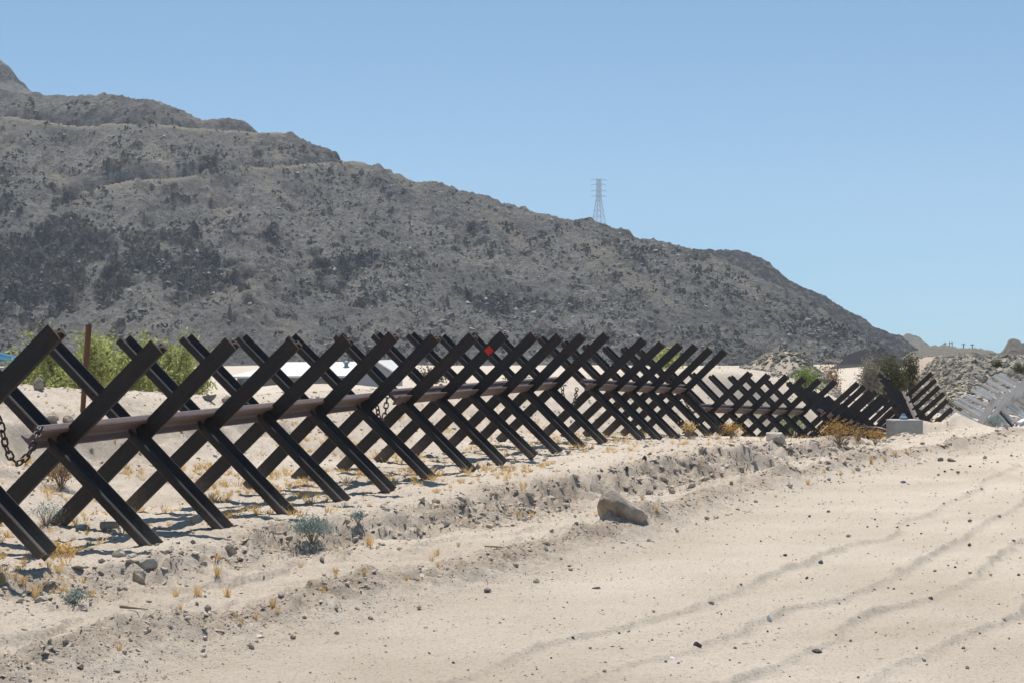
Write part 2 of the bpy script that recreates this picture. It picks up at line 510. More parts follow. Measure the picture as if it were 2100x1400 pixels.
RUTS = [([8, 10.9, 13.3, 17.5, 21.5, 26, 34], [-1.3, 0.14, 1.38, 3.28, 4.85, 6.5, 9.3]),
        ([8, 10.57, 12.1, 13.5, 15.3, 17.2, 18.8, 26], [-0.7, 0.66, 1.45, 2.26, 3.07, 3.86, 4.49, 7.3]),
        ([8, 10.04, 11.65, 12.8, 13.5, 14.7, 16, 17.2, 26], [0.0, 1.05, 1.92, 2.56, 2.97, 3.51, 3.97, 4.5, 8.0]),
        ([8, 10.5, 11.6, 12.6, 20], [0.7, 2.0, 2.6, 3.19, 6.6])]

def plain_z(X, Y):
    return -2.5 + 0.35 * fbm(X * 0.03, Y * 0.03, 3, 5) - 0.006 * np.maximum(Y - 330, 0) + 1.5 * np.exp(-((X + 14) / 10) ** 2 - ((Y - 136) / 6) ** 2)

def G(X, Y, masks=False):
    X = np.asarray(X, float); Y = np.asarray(Y, float)
    Xb, Zb, w, Zc, Xr, Zr, Zk = g_tables(Y)
    s = X - Xb
    w = w + 0.55 * (vn(Y * 0.55, X * 0 + 3.3, 4) - 0.5) + 0.42 * (vn(Y * 1.7, X * 0 + 8.1, 5) - 0.5) + 0.16 * (vn(Y * 5, s * 3, 6) - 0.5)
    bw = 0.20 + 0.34 * vn(Y * 0.8, X * 0 + 1.5, 9)
    bw = bw + np.interp(Y, [12, 18], [0.7, 0.0])
    Zs = Zr + 0.03
    left = Zb + (Zk - Zb) * sm((-s - 1.3) / 4.2) ** 0.9
    back = plain_z(X, Y)
    left = left + (back - left) * sm((-s - 5.9) / 22.0)
    terr = Zb + (Zc - Zb) * sm(s / np.maximum(w, 0.3))
    tb = np.clip((s - w) / bw, 0, 1)
    bank = Zc + (Zs - Zc) * (tb ** 0.75)
    z = np.where(s < 0, left, np.where(s < w, terr, bank))
    onroad = sm((X - Xr + 0.1) / 0.6)
    z = z + (Zr - z) * onroad
    # windrow of graded dirt along the road edge
    de = X - Xr + 0.12 * (vn(Y * 0.9, X * 0, 21) - 0.5)
    wr = np.exp(-((de + 0.25) / 0.32) ** 2)
    lump = 0.45 + 1.1 * vn(X * 2.6, Y * 2.6, 31) * vn(X * 0.7, Y * 0.7, 32) * 2
    z = z + 0.105 * wr * lump + 0.07 * wr * fbm(X * 7, Y * 7, 3, 36)
    # eroded crack lines on the shoulder
    for off, dep, sd in ((0.62, 0.035, 41), (0.32, 0.030, 42), (0.05, 0.04, 43)):
        f = w + bw + (Xr - Xb - w - bw) * off
        dd = s - f - 0.30 * (vn(Y * 0.8, X * 0, sd) - 0.5) - 0.12 * (vn(Y * 3.5, X * 0, sd + 5) - 0.5) - 0.06 * (vn(Y * 11, X * 0, sd + 6) - 0.5)
        on = sm((vn(Y * 0.35, X * 0 + off, sd + 9) - 0.30) / 0.2)
        z = z + dep * on * (sm((0.03 - dd) / 0.03) * np.exp(-np.maximum(-dd, 0) / 0.6))
    # ruts on the road
    for k, (ry, rx) in enumerate(RUTS):
        dx = X - np.interp(Y, ry, rx) - 0.22 * (vn(Y * 0.8, X * 0 + k, 50 + k) - 0.5) - 0.10 * (vn(Y * 2.2, X * 0 + k, 54 + k) - 0.5) - 0.05 * (vn(X * 9, Y * 5, 57 + k) - 0.5)
        am = (0.017 + 0.022 * vn(Y * 0.8, X * 0 + k * 3.3, 60 + k) ** 1.5) * sm((40 - Y) / 15)
        z = z + am * (np.exp(-(dx / 0.045) ** 2) * (0.6 + 0.8 * vn(X * 12, Y * 6, 58)) - 0.4 * np.exp(-((dx - 0.13) / 0.09) ** 2))
    # sand mound by the concrete block, gravel heap, rubble plateau
    z = z + 0.66 * np.exp(-(np.abs(X - 11.0) / 1.25) ** 2.6 - ((Y - 52.4) / 1.2) ** 2) * (1 + 0.25 * fbm(X * 1.5, Y * 1.5, 3, 65))
    k = sm((Y - 66) / 22)
    z = z + (plain_z(X, Y) + 0.9 * sm((110 - Y) / 30) - z) * k
    hp = 2.2 * np.exp(-((X - 11.2) / 1.9) ** 2 - ((Y - 80) / 3.0) ** 2) + 1.7 * np.exp(-((X - 9.3) / 2.2) ** 2 - ((Y - 84) / 3.0) ** 2)
    z = z + hp * 0.95
    plat = sm((Y - 63 + 1.5 * (vn(X * 0.3, Y * 0.3, 71) - 0.5)) / 19) * sm((X - 13.6 - (Y - 66) * 0.15) / 3.2) * sm((150 - Y) / 40)
    ptop = 0.93 + 0.10 * fbm(X * 0.5, Y * 0.5, 3, 75)
    z = np.where(plat > 0, z + np.maximum(ptop - z, 0) * plat, z)
    # relief
    rough = 1 - 0.86 * onroad * sm((60 - Y) / 10)
    bankm = np.exp(-((s - w - bw * 0.4) / 0.45) ** 2) * sm((Y - 11) / 4) * sm((46 - Y) / 6)
    fine_fade = sm((75 - Y) / 25)
    z = z + 0.045 * fbm(X * 0.9, Y * 0.9, 3, 81) * rough
    z = z + 0.030 * fbm(X * 4, Y * 4, 3, 83, 0.65) * (rough * 0.9 + 0.10) * fine_fade
    z = z + 0.016 * fbm(X * 14, Y * 8, 3, 84, 0.7) * (rough * 0.9 + 0.10) * fine_fade
    z = z + 0.030 * (ridged(X * 5.5, Y * 5.5, 3, 85) - 0.55) * rough * fine_fade * sm((vn(X * 0.8, Y * 0.8, 86) - 0.35) / 0.3)
    z = z + bankm * 0.17 * (ridged(X * 2.2, Y * 2.2, 4, 87) - 0.60) + bankm * 0.09 * fbm(X * 7, Y * 5, 4, 89, 0.65)
    # broken, eroded step high on the slope behind the first barrier
    st = sm((-s - 3.0 - 0.5 * (vn(Y * 1.2, X * 0, 91) - 0.5)) / 0.35)
    z = z + 0.22 * (st - 0.5) * np.exp(-((s + 3.2) / 1.3) ** 2) * sm((30 - Y) / 6)
    z = z + 0.16 * np.exp(-((s + 3.4) / 1.2) ** 2) * (ridged(X * 2.0, Y * 2.0, 4, 93) - 0.6) * sm((60 - Y) / 20)
    if not masks:
        return z
    grav = np.clip(np.exp(-((de + 0.22) / 0.26) ** 2) * (0.72 + 0.6 * vn(X * 1.1, Y * 1.1, 33)) + 1.5 * bankm * vn(X * 2, Y * 2, 34) + 0.10 * sm((vn(X * 0.9, Y * 0.9, 35) - 0.5) / 0.3) * rough + 1.0 * plat + 0.7 * np.clip(hp, 0, 1), 0, 1)
    inner = onroad * (np.exp(-((X - Xr - 0.30) / 0.4) ** 2) * 0.35 + 0.16 * sm((vn(X * 0.5, Y * 0.25, 37) - 0.5) / 0.3))
    return z, np.clip(grav + inner, 0, 1)

def gz(x, y):
    return float(G(np.array([x]), np.array([y]))[0])

uf = np.linspace(-0.30, 0.30, 800)
uc = np.concatenate([-np.geomspace(3.0, 0.31, 26), uf, np.geomspace(0.31, 3.0, 26)])
rows = np.concatenate([np.linspace(-120, 6.5, 24), np.geomspace(7.2, 32, 400), np.geomspace(32.15, 95, 200), np.geomspace(97, 1650, 50)])
Wd = np.where(rows > 8, rows, 8 + (8 - rows) * 0.8)
YY = np.repeat(rows[:, None], len(uc), 1)
XX = uc[None, :] * Wd[:, None]
ZZ, GR = G(XX, YY, True)
me = mesh_np('ground', np.stack([XX, YY, ZZ], -1).reshape(-1, 3), grid_faces(len(rows), len(uc)), True, {'gravel': GR.ravel()})
tag(link('ground', me, M['ground']), kind='structure')

# ------------------------------------------------------------------ mountains
def crest_fn(pts):
    xs = [p[0] for p in pts]; ys = [p[1] for p in pts]
    return lambda x: np.interp(x, xs, ys)

def blobs(px, py, table):
    r = np.zeros_like(px)
    for cx, cy, rx, ry, a in table:
        r = np.maximum(r, a * (1 - np.sqrt(((px - cx) / rx) ** 2 + ((py - cy) / ry) ** 2)))
    return r

MAIN_CREST = [(-700, 240), (-300, 205), (0, 186), (75, 191), (190, 190), (250, 193), (340, 211), (400, 239), (480, 248), (560, 269), (600, 276),
              (630, 291), (690, 311), (715, 333), (775, 337), (830, 363), (900, 379), (1000, 401), (1100, 433), (1160, 447), (1230, 457), (1300, 481),
              (1400, 505), (1440, 518), (1500, 541), (1567, 572), (1633, 606), (1700, 649), (1767, 690), (1800, 714), (1850, 742), (1900, 757)]
BENCH = [([-300, 0, 120, 233, 383, 470, 533, 600], [232, 237, 243, 250, 273, 279, 281, 276]),
         ([100, 160, 240, 300, 385, 430], [418, 402, 391, 386, 376, 368]),
         ([470, 560, 640, 715, 770], [352, 348, 342, 338, 338])]
ROCKS = [(60, 560, 180, 130, 1.3), (150, 500, 100, 75, 1.4), (235, 580, 60, 80, 1.0), (330, 560, 150, 100, 0.75), (430, 600, 95, 50, 1.1), (200, 340, 130, 45, 0.35),
         (1005, 628, 70, 30, 1.0), (955, 612, 45, 18, 0.8), (1420, 690, 40, 18, 0.35), (690, 560, 90, 40, 0.35), (740, 545, 70, 22, 0.5), (560, 500, 80, 40, 0.4),
         (230, 700, 60, 14, 0.6), (300, 440, 120, 35, 0.3), (20, 480, 80, 60, 0.6), (740, 640, 80, 35, 0.35), (110, 410, 100, 30, 0.25)]

def mountain_pts(px, t, spec):
    crest = spec['crest']; zf = spec['zf']
    Yf = np.interp(px, *spec['Yf']); Yc = np.interp(px, *spec['Yc'])
    zc = EYE + (700 - crest(px)) / FOC * Yc
    def prof(tt):
        return zf + (zc - zf) * np.where(tt < 1, np.maximum(tt, 0) ** spec.get('pw', 1.12), 1 - (tt - 1) * 1.6)
    L = Yc - Yf
    Y = Yf + L * t
    X = (px - 1050) / FOC * Y
    z = prof(t)
    py = 700 - (z - EYE) / Y * FOC
    env = sm(t / 0.15) * (1 - 0.92 * np.exp(-((t - 1) / 0.12) ** 2))
    hgt = np.clip((zc - zf) / 60, 0.1, 1)
    sp = spec.get('amp', 1.0)
    calm = np.ones_like(z); marks = []
    for bx, by in spec.get('bench', []):
        yb = np.interp(px, bx, by)
        on = sm((px - bx[0]) / 30) * sm((bx[-1] - px) / 30)
        m = ((yb - py) + 2.0 * (vn(px * 0.04, px * 0, 141) - 0.5)) / FOC * Y      # metres up the picture
        marks.append((on, m))
        calm = calm * (1 - 0.85 * on * np.exp(-(m / 1.6) ** 2))
    z = z + env * hgt * sp * (6.5 * (fbm((X + 0.35 * Y) / 55, (Y - X * 0.3) / 90, 3, 101) + 0.1) + 2.4 * calm * fbm((X + 0.2 * Y) / 14, Y / 22, 4, 105))
    e2 = sm(t / 0.05) * calm
    z = z + e2 * (0.9 * fbm(X / 3.0, Y / 4.0, 4, 111, 0.65) + 1.3 * (ridged(X / 6, Y / 8, 5, 113) - 0.5) + 0.22 * fbm(X / 0.8, Y / 0.9, 2, 115))
    rk = blobs(px + 40 * fbm(X / 18, Y / 18, 3, 121), py + 26 * fbm(X / 15, Y / 15, 3, 123), spec['rocks'])
    rk = sm((rk + 0.75 * fbm(X / 7, Y / 8, 5, 125, 0.65) - 0.22) / 0.2)
    rk = np.maximum(rk, spec.get('rock0', 0.0))
    patch = sm((fbm(X / 5.5, Y / 7, 4, 131, 0.6) - 0.27) / 0.12)
    rk = np.maximum(rk, 0.35 * patch)
    z = z + rk * env * (4.6 * (ridged(X / 8, Y / 9, 5, 133) - 0.42) + 2.4 * fbm(X / 2.6, Y / 3.0, 4, 135, 0.65)) * np.clip(hgt * 1.3, 0.3, 1)
    so = np.zeros_like(z)
    for on, m in marks:
        z = z - on * 2.8 * np.where(m > 0, np.clip(m / 0.7, 0, 1) * (1 - sm((m - 1.2) / 2.2)), 0)
        z = z + on * 0.8 * np.where(m <= 0, np.clip(1 + m / 1.5, 0, 1), 0)
        so = np.maximum(so, on * (1.0 * np.exp(-((m + 0.05) / 0.45) ** 2) + 0.35 * np.clip(1 + m / 3.0, 0, 1) * (m < 0)))
        rk = np.maximum(rk, on * 1.0 * np.exp(-((m - 1.5) / 0.85) ** 2) * sm((vn(px * 0.04, px * 0, 143) - 0.2) / 0.3))
    so = np.maximum(so, 0.42 * sm((fbm((X + 0.5 * Y) / 9, (Y - 0.5 * X) / 45, 4, 151) - 0.12) / 0.35) * (1 - np.clip(rk, 0, 1)))
    so = np.maximum(so, spec.get('spoil0', 0.0))
    return X, Y, z, rk, np.clip(so, 0, 1)

def mountain_mesh(name, spec, x0, x1, nc, nr):
    px = np.linspace(x0, x1, nc)
    t = np.concatenate([np.linspace(-0.04, 1.02, nr), np.linspace(1.05, 1.5, 8)])
    PX = np.repeat(px[None, :], len(t), 0); T = np.repeat(t[:, None], nc, 1)
    X, Y, Z, rk, so = mountain_pts(PX, T, spec)
    me = mesh_np(name, np.stack([X, Y, Z], -1).reshape(-1, 3), grid_faces(len(t), nc), True, {'rock': rk.ravel(), 'spoil': so.ravel()})
    return tag(link(name, me, M['mountain']), kind='structure')

MAIN = dict(crest=crest_fn(MAIN_CREST), zf=-3.2, Yf=([-700, 600, 1500, 1900], [330, 340, 380, 395]), Yc=([-700, 0, 800, 1440, 1900], [520, 510, 480, 455, 420]),
            rocks=ROCKS, bench=BENCH)
mountain_mesh('mountain', MAIN, -650, 1900, 1150, 300)
BACK = dict(crest=crest_fn([(1200, 560), (1330, 520), (1380, 511), (1440, 511), (1513, 513), (1567, 530), (1590, 549), (1617, 574), (1637, 584), (1690, 604), (1723, 629), (1773, 652), (1793, 671), (1847, 688), (1890, 722), (1940, 748)]),
            zf=-6, Yf=([1200, 1950], [540, 540]), Yc=([1200, 1950], [680, 640]), rocks=[(1600, 560, 200, 100, 0.8), (1750, 660, 120, 60, 0.8)], rock0=1.0)
mountain_mesh('back_hill', BACK, 1200, 1940, 420, 120)
PEAK = dict(crest=crest_fn([(-700, 60), (-200, 60), (-60, 85), (0, 122), (22, 138), (40, 165), (52, 173), (80, 196), (160, 240)]), zf=20, Yf=([-700, 200], [640, 640]), Yc=([-700, 200], [800, 800]),
            rocks=[(0, 150, 60, 32, 1.2), (-200, 120, 200, 60, 0.8)])
mountain_mesh('far_peak', PEAK, -650, 150, 240, 90)
MESA_L = dict(crest=crest_fn([(1700, 690), (1840, 687), (1885, 688), (1895, 697), (1910, 712), (1935, 728)]), zf=-7, Yf=([1700, 1940], [800, 800]), Yc=([1700, 1940], [840, 840]), rocks=[], spoil0=0.45, amp=0.4)
mountain_mesh('mesa', MESA_L, 1700, 1935, 160, 60)
PALE = dict(crest=crest_fn([(1840, 735), (1870, 722), (1905, 712), (1940, 711), (1985, 714), (2020, 718), (2050, 724), (2100, 728), (2300, 730)]), zf=-4.5, Yf=([1840, 2300], [360, 360]), Yc=([1840, 2300], [470, 470]),
            rocks=[(1925, 716, 8, 5, 0.9)], spoil0=0.85, amp=0.5)
mountain_mesh('pale_hill', PALE, 1840, 2300, 260, 60)
MESA_R = dict(crest=crest_fn([(2040, 736), (2056, 724), (2062, 714), (2072, 702), (2100, 703), (2200, 698), (2400, 690)]), zf=-3.5, Yf=([2030, 2400], [285, 285]), Yc=([2030, 2400], [320, 320]),
              rocks=[(2085, 708, 25, 6, 0.6)], spoil0=0.4, amp=0.3, pw=0.7)
mountain_mesh('rocky_mesa', MESA_R, 2040, 2400, 160, 60)

DIST = dict(crest=crest_fn([(800, 560), (1000, 520), (1120, 490), (1228, 473), (1330, 505), (1450, 570), (1600, 650)]), zf=-10, Yf=([800, 1600], [1150, 1150]), Yc=([800, 1600], [1500, 1500]), rocks=[], amp=0.2)
mountain_mesh('distant_hill', DIST, 800, 1600, 160, 40)

# loose rocks and scrub on the slopes: far too many to count
def slope_scatter(spec, x0, x1, n, seed_t=0):
    px = RNG.uniform(x0, x1, n); t = RNG.uniform(0.0, 0.965, n)
    X, Y, Z, rk, so = mountain_pts(px, t, spec)
    return np.stack([X, Y, Z], 1), rk, so, px, t
P, rk, so, px, t = slope_scatter(MAIN, -100, 1850, 27000)
cl = fbm(P[:, 0] / 16, P[:, 1] / 22, 4, 163, 0.6)
keep = RNG.random(len(P)) < np.clip(0.42 + 0.5 * sm((cl - 0.0) / 0.3) + 0.4 * rk, 0, 1)
P, rk = P[keep], rk[keep]
R = 0.08 + 0.52 * RNG.random(len(P)) ** 6 + 0.12 * rk + 0.10 * sm(cl[keep] / 0.3)
tone = np.clip(RNG.normal(0.42, 0.16, len(P)) - 0.25 * rk, 0, 1)
tone[RNG.random(len(P)) < 0.025] = 1.0
tag(link('hillside_rocks', stones_mesh('hillside_rocks', P, R, (0.6, 1.0), 0.3, tone, oct=True), M['hill_rock']), 'loose grey rocks strewn over the whole mountain slope', 'rocks', kind='stuff')
P, rk, so, px, t = slope_scatter(MAIN, -100, 1850, 7000)
cl = fbm(P[:, 0] / 11, P[:, 1] / 14, 3, 161)
P = P[RNG.random(len(P)) < 0.08 + 0.75 * sm((cl - 0.02) / 0.3)]
k = 7
n = len(P)
rad = np.repeat(0.25 + 0.75 * RNG.random(n) ** 2.2, k)
Q = np.repeat(P, k, 0) + RNG.normal(size=(n * k, 3)) * rad[:, None] * np.array([0.55, 0.5, 0.33]) + np.stack([0 * rad, 0 * rad, rad * 0.45], 1)
tag(link('hillside_scrub', leaf_mesh('hillside_scrub', Q, rad * 0.55, None, 1.5), M['scrub_leaf']), 'dark low scrub dotted over the mountain slope', 'scrub', kind='stuff')

# ------------------------------------------------------------------ vehicle barriers of crossed steel beams
def ibeam_mesh(name, length, h=0.15, b=0.15, tf=0.011, tw=0.009, axis='Z'):
    """I section: web along local Y (depth h), flanges of width b along local X"""
    y0, y1 = h / 2, h / 2 - tf
    o = [(-b / 2, -y0), (b / 2, -y0), (b / 2, -y1), (tw / 2, -y1), (tw / 2, y1), (b / 2, y1), (b / 2, y0), (-b / 2, y0), (-b / 2, y1), (-tw / 2, y1), (-tw / 2, -y1), (-b / 2, -y1)]
    return extrude(name, o, length)

def extrude(name, o, length, curve=0.0, segs=2):
    """section o (x, y) swept along local Z"""
    n = len(o)
    vs = []
    for k in range(segs):
        q = k / (segs - 1) - 0.5
        for x, y in o:
            vs.append((x, y + curve * q * q, length * q))
    fs = []
    for k in range(segs - 1):
        for i in range(n):
            j = (i + 1) % n
            fs.append((k * n + i, k * n + j, (k + 1) * n + j, (k + 1) * n + i))
    fs.append(tuple(range(n)))
    fs.append(tuple(range((segs - 1) * n, segs * n)))
    me = bpy.data.meshes.new(name)
    me.from_pydata(vs, [], fs)
    me.update()
    return me

# railway rail section: broad base at -y, narrow head at +y
RAIL_SEC = [(-0.070, -0.080), (0.070, -0.080), (0.070, -0.068), (0.022, -0.054), (0.009, -0.038), (0.009, 0.030), (0.034, 0.040), (0.036, 0.066), (0.030, 0.077), (0.018, 0.080),
            (-0.018, 0.080), (-0.030, 0.077), (-0.036, 0.066), (-0.034, 0.040), (-0.009, 0.030), (-0.009, -0.038), (-0.022, -0.054), (-0.070, -0.068)]

import bmesh
def fix_normals(me):
    bm = bmesh.new(); bm.from_mesh(me)
    bmesh.ops.recalc_face_normals(bm, faces=bm.faces)
    bm.to_mesh(me); bm.free()
    return me

BEAM_LEN = 2.30
BEAM = fix_normals(extrude('beam', RAIL_SEC, BEAM_LEN)); BEAM.materials.append(M['steel'])
BEAM_PALE = BEAM.copy(); BEAM_PALE.materials.clear(); BEAM_PALE.materials.append(M['pale_steel'])
SP = 1.31
TILT = math.radians(46.5)
GROUP = 'crossed beam vehicle barriers in a row along the border road'

def barrier(label, c0, c1, n=6, flip=True, pale=False, roll=0.0, over=(0.42, 0.42), rail_off=0.10, red=None, curve=0.0, group=GROUP, jit=1.0):
    """c0, c1: centres of the first and last cross"""
    c0 = Vector(c0); c1 = Vector(c1)
    d = (c1 - c0); L = d.length; d.normalize()
    u = d.cross(Vector((0, 0, 1))).normalized()
    if roll:
        u = Matrix.Rotation(roll, 3, d) @ u
    up = u.cross(d).normalized()
    root = empty('vehicle_barrier')
    base = c0 - up * 0.8
    R = Matrix((u, d, up)).transposed()
    root.matrix_world = Matrix.Translation(base) @ R.to_4x4()
    tag(root, label, 'vehicle barrier', group)
    rl = L + over[0] + over[1]
    zr = 0.8 + rail_off
    rm = fix_normals(extrude('rail', RAIL_SEC, rl))
    rm.materials.append(M['pale_rail'] if pale else M['rail'])
    ro = link('rail', rm, None, root)
    ro.location = (0, L / 2 + (over[1] - over[0]) / 2, zr)
    q = 1 / math.sqrt(2)
    # head up-right (False) or head up-left with the broad base towards the road (True)
    hy = Vector((-q, 0, q)) if flip else Vector((q, 0, q))
    hz = Vector((0, 1, 0))
    hx = hy.cross(hz)
    ro.rotation_euler = Matrix((hx, hy, hz)).transposed().to_euler()
    me = BEAM_PALE if pale else BEAM
    for i in range(n):
        y = L * i / (n - 1)
        for s in (1, -1):
            o = link('beam', me, None, root)
            jr = random.uniform(-1, 1) * 0.012 * jit
            o.rotation_euler = (Matrix.Rotation(s * TILT + jr, 3, 'Y') @ Matrix.Rotation(random.uniform(-1, 1) * 0.012 * jit, 3, 'X') @ Matrix.Rotation((0 if s > 0 else math.pi) + random.uniform(-1, 1) * 0.03 * jit, 3, 'Z')).to_euler()
            # s=+1 leans to +x at the top ("/"), s=-1 leans to -x and is welded in front
            o.location = (random.uniform(-.012, .012) * jit, y + (0.081 if s > 0 else -0.081) * 1.0, 0.8 + random.uniform(-.02, .02) * jit)
            if red == i and s > 0:
                mb = MB(); mb.box((0, 0, 0), (0.088, 0.008, 0.088))
                p = link('red_marker', mb.mesh('red_marker'), M['red'], root)
                ax = Vector((math.sin(TILT), 0, math.cos(TILT)))
                p.location = Vector(o.location) + ax * (BEAM_LEN / 2 - 0.27) + Vector((0, -0.0845, 0))
                p.rotation_euler = (0, TILT + math.radians(3), 0)
                p['label'] = 'red square painted on the beam'
    return root

S1a = at(-108, 902, 13.85)
d2 = (at(745, 838, 21.6) - at(125, 912, 15.3)).normalized()
SEC = []
barrier('nearest dark barrier cut by the left edge, chained to the next one', S1a - Vector((d2.x, d2.y, 0)) * SP * 2, S1a, 3, False)
barrier('dark barrier with a smooth light-topped brown rail and a chain at its left end', at(125, 912, 15.3), at(745, 838, 21.6), 6, False)
barrier('dark barrier with a red square on one raised beam', at(830, 826, 22.96), at(1130, 797, 29.1), 6, True, red=1)
barrier('dark barrier ending in five tall raised beams before the ground drops', at(1212, 799, 31.0), at(1398, 806, 37.5), 6, True)
barrier('lower dark barrier in the dip behind yellow weeds, its rail nearly level', at(1453, 845, 39.3), at(1640, 850, 45.6), 6, True)
barrier('dark barrier sloping down behind the concrete block', at(1686, 853, 47.0), at(1757, 874, 53.4), 6, True)
barrier('short dark barrier added to darken the gap between the sloping barrier and the V-shaped one', at(1770, 879, 54.9), at(1816, 897, 58.9), 4, True)  # added crosses darken the bright gap where beams and shadow overlap
barrier('dark barrier seen end-on as a V climbing out of the gully', at(1890, 893, 55.0), at(1856, 816, 61.4), 6, True)
GP = 'pale barriers tumbled in the gully by the road'
barrier('dusty barrier in a pale sunlit tone with a tan rail climbing the bank at the right edge', at(2000, 882, 57.0), at(2112, 798, 66.0), 11, True, pale=True, roll=math.radians(-14), group=GP, jit=2.5)
barrier('pale slatted barrier lying low between the V barrier and the right edge', at(1916, 900, 60.0), at(1982, 894, 66.5), 8, True, pale=True, roll=math.radians(-6), group=GP, jit=2.5)

# white steel rail pieces and dark bars coloured as the shaded sides of beams
def tube_thing(name, pts, rad, m, label, cat, n=8, group=None):
    mb = MB(); mb.tube(pts, rad, n)
    return tag(link(name, mb.mesh(name, True), m), label, cat, group)
a = at(2052, 903, 54.0); b = at(2086, 879, 55.0)
def ibar(name, a, b, m, label, cat, size=0.13):
    a = Vector(a); b = Vector(b)
    me = fix_normals(ibeam_mesh(name, (b - a).length, size, size)); me.materials.append(m)
    o = link(name, me)
    o.location = (a + b) / 2
    o.rotation_euler = (b - a).to_track_quat('Z', 'Y').to_euler()
    return tag(o, label, cat)
ibar('steel_rail', at(2050, 908, 53.6), at(2086, 880, 55.0), M['white_steel'], 'white steel rail lying on the dirt below the dark leaning bar', 'rail')
ibar('steel_rail', at(2090, 869, 55.6), at(2135, 845, 57.5), M['white_steel'], 'white steel rail cut by the right edge of the picture', 'rail')
ibar('shaded_beam', at(2051, 843, 55.5), at(2085, 882, 54.8), M['dark_metal'], 'thin dark bar coloured as the shadow side of a beam, leaning onto the end of the white rail', 'steel bar', 0.07)
ibar('shaded_beam', at(2028, 820, 60.0), at(2047, 840, 59.6), M['dark_metal'], 'short dark bar coloured as the shadow side of a beam, above the tan rail', 'steel bar', 0.07)

# chains
def link_mesh():
    mb = MB()
    R1, r = 0.024, 0.0085
    pts = []
    for k in range(16):
        a = 2 * math.pi * k / 16
        x = math.cos(a) * R1; y = math.sin(a) * R1
        y += 0.014 * (1 if y > 0 else -1)
        pts.append(Vector((x, 0, y)))
    n = 6
    vs = []; fs = []
    for i, p in enumerate(pts):
        d = (pts[(i + 1) % 16] - pts[i - 1]).normalized()
        nn = Vector((0, 1, 0)); bb = d.cross(nn)
        for k in range(n):
            a = 2 * math.pi * k / n
            vs.append(p + (nn * math.cos(a) + bb * math.sin(a)) * r)
    for i in range(16):
        j = (i + 1) % 16
        for k in range(n):
            k2 = (k + 1) % n
            fs.append((i * n + k, j * n + k, j * n + k2, i * n + k2))
    mb.add(vs, fs)
    me = fix_normals(mb.mesh('link', True)); me.materials.append(M['chain'])
    return me
LINK = link_mesh()

def chain(pts, label):
    pts = [Vector(p) for p in pts]
    # resample with Catmull-Rom
    fine = []
    ext = [pts[0] * 2 - pts[1]] + pts + [pts[-1] * 2 - pts[-2]]
    for i in range(1, len(ext) - 2):
        p0, p1, p2, p3 = ext[i - 1:i + 3]
        for k in range(20):
            t = k / 20
            fine.append(0.5 * ((2 * p1) + (p2 - p0) * t + (2 * p0 - 5 * p1 + 4 * p2 - p3) * t * t + (3 * p1 - p0 - 3 * p2 + p3) * t ** 3))
    fine.append(pts[-1])
    root = empty('chain', pts[0])
    tag(root, label, 'chain', 'chains joining the barriers')
    step = 0.062; acc = 0; k = 0
    for a, b in zip(fine[:-1], fine[1:]):
        acc += (b - a).length
        while acc >= step:
            acc -= step
            d = (b - a).normalized()
            q = d.to_track_quat('Z', 'Y') @ Matrix.Rotation(math.pi / 2 * (k % 2) + 0.5, 3, 'Z').to_quaternion()
            o = link('link', LINK, None, root)
            o.rotation_euler = q.to_euler()
            o.location = b - d * acc - pts[0]
            k += 1
    return root
chain([at(-25, 815, 14.35), at(0, 868, 14.3), at(16, 925, 14.4), at(38, 948, 14.5), at(62, 925, 14.6), at(74, 895, 14.7), at(84, 878, 14.9), at(80, 890, 15.2)], 'rusty chain hanging in a loop at the left edge')
chain([at(770, 806, 22.0), at(774, 838, 22.1), at(779, 860, 22.2), at(785, 864, 22.3), at(790, 845, 22.35), at(794, 815, 22.4), at(799, 800, 22.5)], 'dark chain hanging below the rail end beside the building gable')
chain([at(1153, 788, 29.5), at(1155, 812, 29.6), at(1162, 828, 29.7), at(1172, 836, 29.9), at(1179, 818, 30.2), at(1183, 796, 30.4)], 'dark chain hanging in the gap right of the red square barrier')
chain([at(1402, 812, 38.0), at(1410, 832, 38.2), at(1420, 845, 38.5), at(1428, 840, 38.7), at(1433, 836, 38.8)], 'rusty chain slung across to the lower barrier')

# bent rail end by the block
mb = MB()
for off in (0.0, 0.11):
    mb.tube([at(1774, 877 + off * 90, 50.8 - off), at(1800, 877 + off * 90, 50.7 - off), at(1818, 882 + off * 80, 50.5 - off), at(1834, 890 + off * 60, 50.3 - off)], 0.045, 6)
tag(link('bent_rail', mb.mesh('bent_rail', True), M['rail']), 'bent brown steel rail running into the concrete block', 'rail')

# rusty post
p0 = at(168, 860, 22.9); p0.z = gz(p0.x, p0.y) - 0.1; p1 = at(182, 667, 22.9)
mb = MB(); mb.tube([p0, p0.lerp(p1, 0.5), p1 - Vector((0, 0, 0.012))], [0.030, 0.033, 0.036], 12); mb.tube([p1 - Vector((0, 0, 0.012)), p1 + Vector((0, 0, 0.006))], 0.040, 12)
tag(link('steel_post', mb.mesh('steel_post'), M['rust']), 'rusty brown round post standing behind the left barriers', 'post')

